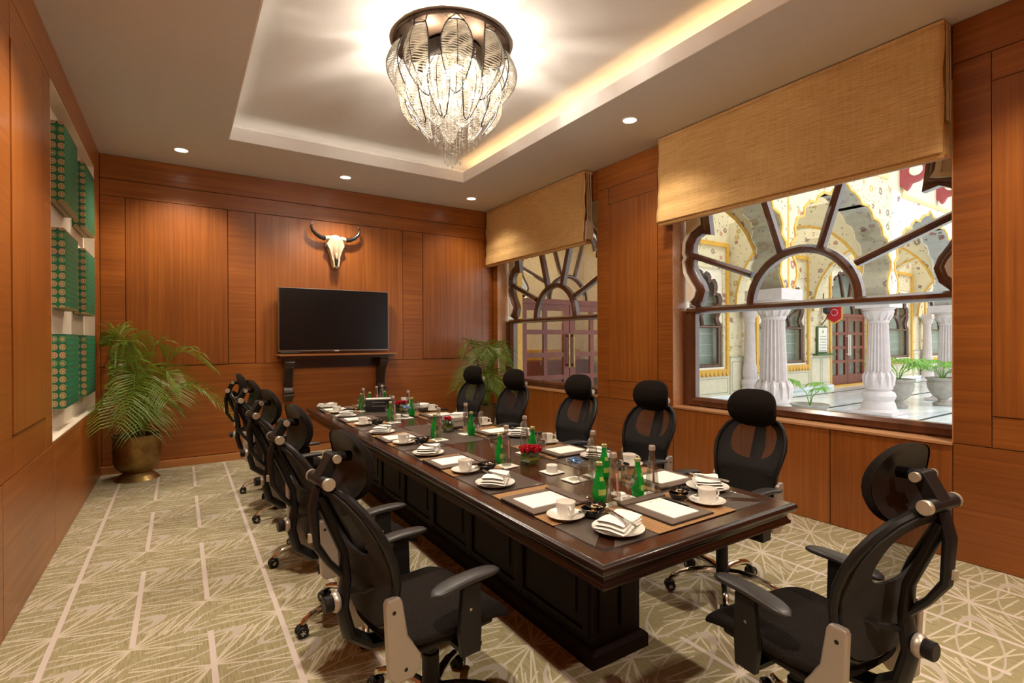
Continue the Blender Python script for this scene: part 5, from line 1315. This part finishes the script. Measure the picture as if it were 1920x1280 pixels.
G['gcap'] = MB().lathe([(0.0128, 0.160), (0.0158, 0.160), (0.0155, 0.174), (0.013, 0.177), (0, 0.177)], n=16).mesh('cap', M_capgreen)
G['glabel'] = MB().grid(lambda u, v: ((0.0205 + 0.004 * (1 - v)) * math.cos(-2.2 + 0.9 * u), (0.0205 + 0.004 * (1 - v)) * math.sin(-2.2 + 0.9 * u), 0.092 + 0.018 * v), 6, 3).mesh('neck_label', M_label)
G['glabel2'] = MB().grid(lambda u, v: (0.0320 * math.cos(-2.4 + 1.3 * u), 0.0320 * math.sin(-2.4 + 1.3 * u), 0.030 + 0.026 * v), 8, 3).mesh('label', M_label)
G['goblet'] = MB().lathe([(0, 0.001), (0.031, 0.0), (0.031, 0.003), (0.008, 0.007), (0.0045, 0.012), (0.0042, 0.045), (0.010, 0.054), (0.028, 0.070), (0.0375, 0.092), (0.038, 0.112), (0.033, 0.145), (0.0322, 0.145), (0.0365, 0.112), (0.036, 0.093), (0.026, 0.072), (0.004, 0.058), (0, 0.057)], n=24).mesh('glass', M_goblet, angle=50)
G['coaster'] = MB().box((-0.052, -0.052, 0), (0.052, 0.052, 0.0025)).mesh('card', M_paper, False)
G['twin_bowl'] = MB().lathe([(0, 0.003), (0.022, 0.0), (0.026, 0.004), (0.040, 0.022), (0.045, 0.036), (0.0425, 0.037), (0.036, 0.022), (0.022, 0.008), (0, 0.007)], n=28).mesh('bowl', M_bowl)
G['nuts_a'] = None
def nuts(seed, mat, n, r):
    rr = random.Random(seed); m = MB()
    for k in range(n):
        a = rr.uniform(0, 2 * PI); d = r * math.sqrt(rr.random()); z = rr.uniform(0.0, 0.008)
        c = Vector((d * math.cos(a), d * math.sin(a), z)); b = rr.uniform(0, PI)
        m.tube([c + Vector((-0.006 * math.cos(b), -0.006 * math.sin(b), 0)), c + Vector((0.002 * math.sin(b), -0.002 * math.cos(b), 0.002)), c + Vector((0.006 * math.cos(b), 0.006 * math.sin(b), 0))], [0.0026, 0.0042, 0.0026], 6)
    return m.mesh('nuts', mat)
NA = nuts(1, M_nut, 26, 0.025); NB = nuts(2, M_nut2, 18, 0.019)
G['fold_base'] = MB().box((-0.15, -0.13, 0), (0.15, 0.13, 0.009)).mesh('cover', M_folder, False)
G['fold_band'] = MB().box((0.105, -0.133, 0.009), (0.152, 0.133, 0.016)).mesh('flap', M_folder, False)
G['fold_edge'] = MB().box((-0.151, -0.131, -0.0005), (0.151, 0.131, 0.0055)).mesh('edge', M_folderedge, False)
G['paper'] = MB().box((-0.105, -0.078, 0), (0.105, 0.078, 0.004)).mesh('sheets', M_paper, False)
G['crest'] = MB().box((0.084, -0.010, 0.0041), (0.088, 0.010, 0.0044)).mesh('letterhead', M_print, False)
G['pen'] = MB().tube([(-0.07, 0, 0.004), (0.05, 0, 0.004), (0.068, 0, 0.004)], [0.0038, 0.0038, 0.001], 8).mesh('barrel', M_blackp)
G['penclip'] = MB().tube([(-0.072, 0, 0.004), (-0.055, 0, 0.0085), (-0.03, 0, 0.0082)], 0.0012, 5).mesh('clip', M_steel)

def bamboo(x0, x1, y0, y1, lb, along='x'):
    t = thing('bamboo_mat', 'woven bamboo place mat ' + lb, 'place mat', ((x0 + x1) / 2, (y0 + y1) / 2, Z0 + 0.0002), group='bamboo mats')
    hx, hy = (x1 - x0) / 2, (y1 - y0) / 2
    m = MB()
    if along == 'x':
        n = int(2 * hy / 0.0085)
        for k in range(n): y = -hy + 2 * hy * (k + 0.5) / n; m.box((-hx, y - 0.0036, 0), (hx, y + 0.0036, 0.0026))
    else:
        n = int(2 * hx / 0.0085)
        for k in range(n): x = -hx + 2 * hx * (k + 0.5) / n; m.box((x - 0.0036, -hy, 0), (x + 0.0036, hy, 0.0026))
    o = m.build('slats', M_bamboo, t, smooth=False); o['kind'] = 'stuff'
    MB().box((-hx, -hy, -0.0002), (hx, hy, 0.0012)).build('backing', M_folderedge, t, smooth=False)
ZM = Z0 + 0.0032
def folder(x, y, rz, lb):
    gobj('writing_folder', 'brown leather writing folder ' + lb, 'folder', (x, y, ZM), [('cover', G['fold_base']), ('edge', G['fold_edge']), ('flap', G['fold_band'])], rz, 'leather writing folders')
    gobj('notepad', 'white notepad on the leather folder ' + lb, 'notepad', (x + (-0.012) * math.cos(rz), y - 0.012 * math.sin(rz), ZM + 0.0093), [('sheets', G['paper']), ('letterhead', G['crest'])], rz, 'white notepads')
def pen(x, y, rz, lb): gobj('pen', 'black pen ' + lb, 'pen', (x, y, ZM + 0.0095), [('barrel', G['pen']), ('clip', G['penclip'])], rz, 'pens')
def cup(x, y, ha, lb, spoon=True, z=None):
    z = ZM if z is None else z
    gobj('saucer', 'white saucer under the coffee cup ' + lb, 'saucer', (x, y, z), [('dish', G['saucer'])], 0, 'saucers')
    gobj('coffee_cup', 'white coffee cup ' + lb, 'cup', (x, y, z + 0.0055), [('bowl', G['cup']), ('handle', G['handle'], (0, 0, 0), (0, 0, ha))], 0, 'coffee cups')
    if spoon: gobj('teaspoon', 'steel teaspoon on the saucer ' + lb, 'spoon', (x + 0.045 * math.cos(ha + 0.9), y + 0.045 * math.sin(ha + 0.9), z + 0.012), [('spoon', G['spoon'])], ha + 2.3, 'teaspoons')
def plate(x, y, rz, lb, k=0, cut=True, z=None):
    z = Z0 + 0.0002 if z is None else z
    gobj('plate', 'white side plate ' + lb, 'plate', (x, y, z), [('dish', G['plate'])], 0, 'side plates')
    gobj('napkin', 'folded white napkin on the plate ' + lb, 'napkin', (x, y, z), [('folds', NAP[k % 3])], rz, 'folded napkins')
    if cut:
        gobj('fork', 'steel fork on the napkin ' + lb, 'fork', (x - 0.012 * math.sin(rz), y + 0.012 * math.cos(rz), z + 0.054), [('fork', G['fork'])], rz + 0.9, 'forks')
        gobj('knife', 'steel knife on the napkin ' + lb, 'knife', (x + 0.012 * math.sin(rz), y - 0.012 * math.cos(rz), z + 0.0535), [('knife', G['knife'])], rz + 1.0, 'knives')
def bowl(x, y, a, lb):
    t = gobj('snack_bowl', 'black twin snack bowl ' + lb, 'bowl', (x, y, ZM), [('bowl', G['twin_bowl'], (0.018, 0, 0.004)), ('bowl', G['twin_bowl'], (-0.020, 0, 0))], a, 'black snack bowls')
    t2 = thing('mixed_nuts', 'nuts in the black snack bowl ' + lb, 'nuts', (x, y, ZM + 0.0185), a, 'bowls of nuts')
    for me, px, nm in ((NA, 0.020, 'cashews'), (NB, -0.024, 'spiced_nuts')):
        o = inst(nm, me, t2, (px, 0, 0.004 if px > 0 else 0)); o['kind'] = 'stuff'
def still(x, y, lb, a=0.0): gobj('water_bottle', 'clear glass water bottle ' + lb, 'bottle', (x, y, Z0 + 0.0028), [('glass_body', G['wbottle']), ('cap', G['wcap']), ('label', G['wlabel'])], a, 'clear water bottles')
def spark(x, y, lb, a=0.0): gobj('sparkling_bottle', 'small green glass water bottle ' + lb, 'bottle', (x, y, Z0 + 0.0028), [('glass_body', G['gbottle']), ('cap', G['gcap']), ('neck_label', G['glabel']), ('label', G['glabel2'])], a, 'green water bottles')
def goblet(x, y, lb): gobj('goblet', 'empty stemmed water goblet ' + lb, 'glass', (x, y, Z0 + 0.0028), [('glass', G['goblet'])], 0, 'water goblets')
def coaster(x, y, a, lb): gobj('coaster', 'white paper coaster ' + lb, 'coaster', (x, y, Z0), [('card', G['coaster'])], a, 'paper coasters')

ORD = ['nearest seat', 'second seat back', 'third seat back', 'fourth seat back', 'farthest seat']
LS = [1.862, 2.765, 3.665, 4.735, 5.53]; LCUP = [1.644, 2.527, 3.462, 4.422, 5.31]; LPL = [2.218, 3.051, 3.955, 4.995, 5.765]
for i in range(5):
    s = LS[i]; c = LCUP[i]; w = 'at the %s, left side' % ORD[i]
    bamboo(1.232, 1.555, c - 0.05 if i else 1.60, c + 0.43 if i < 4 else s + 0.12, w)
    folder(1.382, s, 0.0, w)
    cup(1.330, c, -1.9 + 0.2 * i, w)
    bowl(1.445, c - 0.045 if i != 2 else 3.40, 0.4, w)
    plate(1.338, LPL[i], PI / 2 - 0.75 + 0.12 * i if i < 4 else 0.1, w, i)
    bz = c + 0.02
    coaster(1.600, c - 0.01, 0.1, 'under the clear bottle ' + w)
    still(1.598, c - 0.005, w, 0.2 * i); spark(1.604, c + 0.075 + (0.02 if i == 0 else 0), w, 0.3 * i)
    goblet(1.588 if i == 0 else 1.620, c + (0.17 if i == 0 else 0.155), w)
RS = [1.81, 2.62, 3.48, 4.55, 5.40]; RCUP = [2.116, 2.902, 3.816, 4.889, 5.66]; RPL = [1.580, 2.38, 3.235, 4.28, 5.14]
for i in range(5):
    s = RS[i]; c = RCUP[i]; w = 'at the %s, window side' % ORD[i]
    bamboo(1.915, 2.238, s - 0.13, c + 0.05, w)
    folder(2.105, s, PI, w)
    cup(2.185, c, -0.4, w, i < 2)
    bowl(2.07, c - 0.03, 1.9, w)
    plate(2.172, RPL[i], 0.75, w, i + 1, i < 3)
    yb = [2.10, 2.76, 3.585, 4.80, 5.58][i]
    coaster(1.885, yb - 0.03, 0.05, 'under the bottles ' + w)
    still(1.892, yb, w, 1.0 + i); spark(1.895, yb - 0.085, w, i); goblet(1.905, yb - 0.165, w)
# near end setting
w = 'at the near end of the table'
bamboo(1.515, 2.0, 1.312, 1.645, w, 'y')
folder(1.745, 1.485, PI / 2, w); pen(1.835, 1.50, PI / 2 + 0.02, 'beside the notepad ' + w)
cup(1.975, 1.438, -0.25, w)
bowl(1.915, 1.54, 0.5, w)
plate(1.407, 1.42, 0.35, w, 0)
coaster(1.725, 1.672, 0.05, 'under the goblet ' + w); coaster(1.850, 1.655, 0.05, 'under the clear bottle ' + w)
goblet(1.725, 1.672, w); spark(1.803, 1.690, w, 0.5); still(1.856, 1.650, w, 2.2)
t = gobj('coaster_ring', 'round white paper ring with a dark hole near the near end bottles', 'coaster', (1.752, 1.765, ZTAB + 0.0006), [('ring', MB().lathe([(0.012, 0), (0.036, 0), (0.036, 0.003), (0.012, 0.003), (0.012, 0)], n=24).mesh('ring', M_paper))])
# far end setting
w = 'at the far end of the table'
bamboo(1.56, 1.95, 5.50, 5.79, w, 'y'); folder(1.74, 5.64, -PI / 2, w)
coaster(1.765, 5.455, 0, 'under the bottles ' + w); still(1.79, 5.46, w); spark(1.715, 5.46, w)

# centre pieces
def roses(parent, n, r, z, mat, seed, size=0.023):
    rr = random.Random(seed)
    for k in range(n):
        a = 2.4 * k; d = r * math.sqrt((k + 0.3) / n); c = (d * math.cos(a), d * math.sin(a), z + 0.012 * (1 - (d / max(r, 1e-3)) ** 2) + rr.uniform(-0.003, 0.003))
        m = MB()
        for q in range(9):
            b = q * 2.4 + rr.random(); e = size * (0.35 + 0.65 * q / 9)
            def pf_(u, v, b=b, e=e, c=c):
                th = b + (u - 0.5) * 1.9; rad = e * (0.5 + 0.55 * v ** 0.7) * (1 - 0.18 * (2 * u - 1) ** 2 * v)
                return (c[0] + rad * math.cos(th), c[1] + rad * math.sin(th), c[2] + size * (-0.5 + 1.15 * v ** 0.8 - 0.35 * v * v * (e / size)) + 0.003 * math.cos(u * 6))
            m.grid(pf_, 4, 3)
        m.lathe([(0, -size), (size * 0.5, -size * 0.5), (size * 0.35, size * 0.3), (0, size * 0.55)], c, 7)
        m.build('rose', mat, parent, angle=80)
def cube_vase(x, y, h, s, lb, mat, n, seed, rr_=0.055):
    t = thing('rose_vase', lb, 'flower vase', (x, y, ZTAB + 0.0008), 0.12, 'rose centrepieces')
    MB().sweep([(-s, -s), (s, -s), (s, s), (-s, s)], [(0, 0), (0, h), (0.004, h), (0.004, 0)], True, 'XY').build('glass_walls', M_goblet, t, smooth=False)
    MB().box((-s, -s, 0), (s, s, 0.008)).build('glass_base', M_goblet, t, smooth=False)
    MB().sweep([(-s + 0.006, -s + 0.006), (s - 0.006, -s + 0.006), (s - 0.006, s - 0.006), (-s + 0.006, s - 0.006)], [(0, 0.009), (0, h * 0.92), (0.003, h * 0.92), (0.003, 0.009)], True, 'XY').build('leaf_lining', M_leafy, t, smooth=False)
    MB().sweep([(-s + 0.004, -s + 0.004), (s - 0.004, -s + 0.004), (s - 0.004, s - 0.004), (-s + 0.004, s - 0.004)], [(0, h * 0.36), (0, h * 0.60), (0.002, h * 0.58), (0.002, h * 0.38)], True, 'XY').build('yellow_leaf_band', M_leafyel, t, smooth=False)
    roses(t, n, rr_, h + 0.012, mat, seed)
    m = MB(); r2 = random.Random(seed)
    for k in range(14):
        a = k * 0.45; m.add([(0.02 * math.cos(a), 0.02 * math.sin(a), h - 0.01), (0.045 * math.cos(a + 0.2), 0.045 * math.sin(a + 0.2), h + 0.004), (0.062 * math.cos(a), 0.062 * math.sin(a), h - 0.012), (0.045 * math.cos(a - 0.2), 0.045 * math.sin(a - 0.2), h - 0.002)], [(0, 1, 2, 3)])
    m.build('leaves', M_leafy, t, smooth=False)
cube_vase(1.742, 2.485, 0.078, 0.042, 'glass cube vase of dense red roses in the middle, near the candle', M_rose, 19, 2, 0.060)
cube_vase(1.800, 3.715, 0.090, 0.034, 'narrow glass vase with three pink-red roses beside the grey box', M_rosep, 4, 5, 0.036)
cube_vase(1.905, 5.02, 0.085, 0.045, 'glass vase of red roses at the far part of the table, by the black box', M_rose, 15, 8, 0.07)
def candle(x, y, lb):
    t = thing('candle_holder', lb, 'candle', (x, y, Z0 + 0.0028), 0, 'white table candles')
    MB().lathe([(0, 0), (0.030, 0), (0.032, 0.003), (0.032, 0.036), (0.030, 0.038), (0.028, 0.034), (0, 0.033)], n=28).build('cylinder', M_china, t)
    MB().tube([(0, 0, 0.033), (0, 0, 0.037)], 0.0012, 5).build('wick', M_blackp, t)
candle(1.734, 2.262, 'short white round candle in the table centre, near vase side'); coaster(1.734, 2.262, 0.05, 'under the near white candle')
candle(1.715, 4.62, 'short white candle farther along the table centre'); coaster(1.715, 4.62, 0.05, 'under the farther white candle')
def candy(x, y, lb):
    t = thing('candy_glass', lb, 'glass', (x, y, Z0 + 0.0028), 0, 'stemmed sweet glasses')
    MB().lathe([(0, 0.001), (0.030, 0.0), (0.030, 0.003), (0.006, 0.008), (0.004, 0.02), (0.004, 0.062), (0.016, 0.075), (0.040, 0.092), (0.043, 0.104), (0.041, 0.104), (0.037, 0.093), (0, 0.076)], n=24).build('glass', M_goblet, t)
    t2 = thing('wrapped_sweets', 'blue and silver wrapped sweets heaped in ' + lb, 'sweets', (x, y, Z0 + 0.09), 0, 'wrapped sweets')
    rr = random.Random(3); m = MB()
    for k in range(26):
        a = rr.uniform(0, 6.3); d = 0.032 * math.sqrt(rr.random()); c = Vector((d * math.cos(a), d * math.sin(a), 0.004 + 0.022 * (1 - d / 0.034) + rr.uniform(-0.004, 0.004))); b = rr.uniform(0, PI); dx = Vector((math.cos(b), math.sin(b), rr.uniform(-0.4, 0.4))) * 0.011
        m.tube([c - dx * 1.5, c - dx * 0.8, c, c + dx * 0.8, c + dx * 1.5], [0.006, 0.002, 0.006, 0.002, 0.006], 5)
    o = m.build('sweets', M_candy, t2); o['kind'] = 'stuff'
candy(1.735, 2.07, 'the stemmed glass nearest the camera'); coaster(1.735, 2.07, 0.05, 'under the near glass of blue sweets')
candy(1.790, 4.60, 'the stemmed glass farther along the table'); coaster(1.800, 4.60, 0.05, 'under the farther glass of blue sweets')
t = thing('tissue_box', 'pale grey box with a dark base in the table centre, behind pink roses', 'box', (1.90, 3.835, Z0))
MB().box((-0.07, -0.06, 0), (0.07, 0.06, 0.022)).build('base', M_blackbox, t, smooth=False); MB().box((-0.068, -0.058, 0.022), (0.068, 0.058, 0.098)).build('body', M_greybox, t, smooth=False, bevel=0.003)
MB().box((-0.069, -0.0595, 0.066), (0.069, 0.0595, 0.069)).build('seam', M_folderedge, t, smooth=False)
t = thing('black_box', 'black box with faint lettering and a white top near the far end', 'box', (1.725, 5.20, Z0), -0.35)
MB().box((-0.13, -0.035, 0), (0.13, 0.035, 0.125)).build('body', M_blackbox, t, smooth=False, bevel=0.003); MB().box((-0.125, -0.032, 0.125), (0.125, 0.032, 0.138)).build('white_top', M_paper, t, smooth=False, bevel=0.003)
m = MB()
for z in (0.095, 0.055):
    for k in range(8): m.box((-0.06 + k * 0.016, -0.0365, z), (-0.06 + k * 0.016 + 0.010, -0.035, z + 0.006))
m.build('lettering', M_print, t, smooth=False)
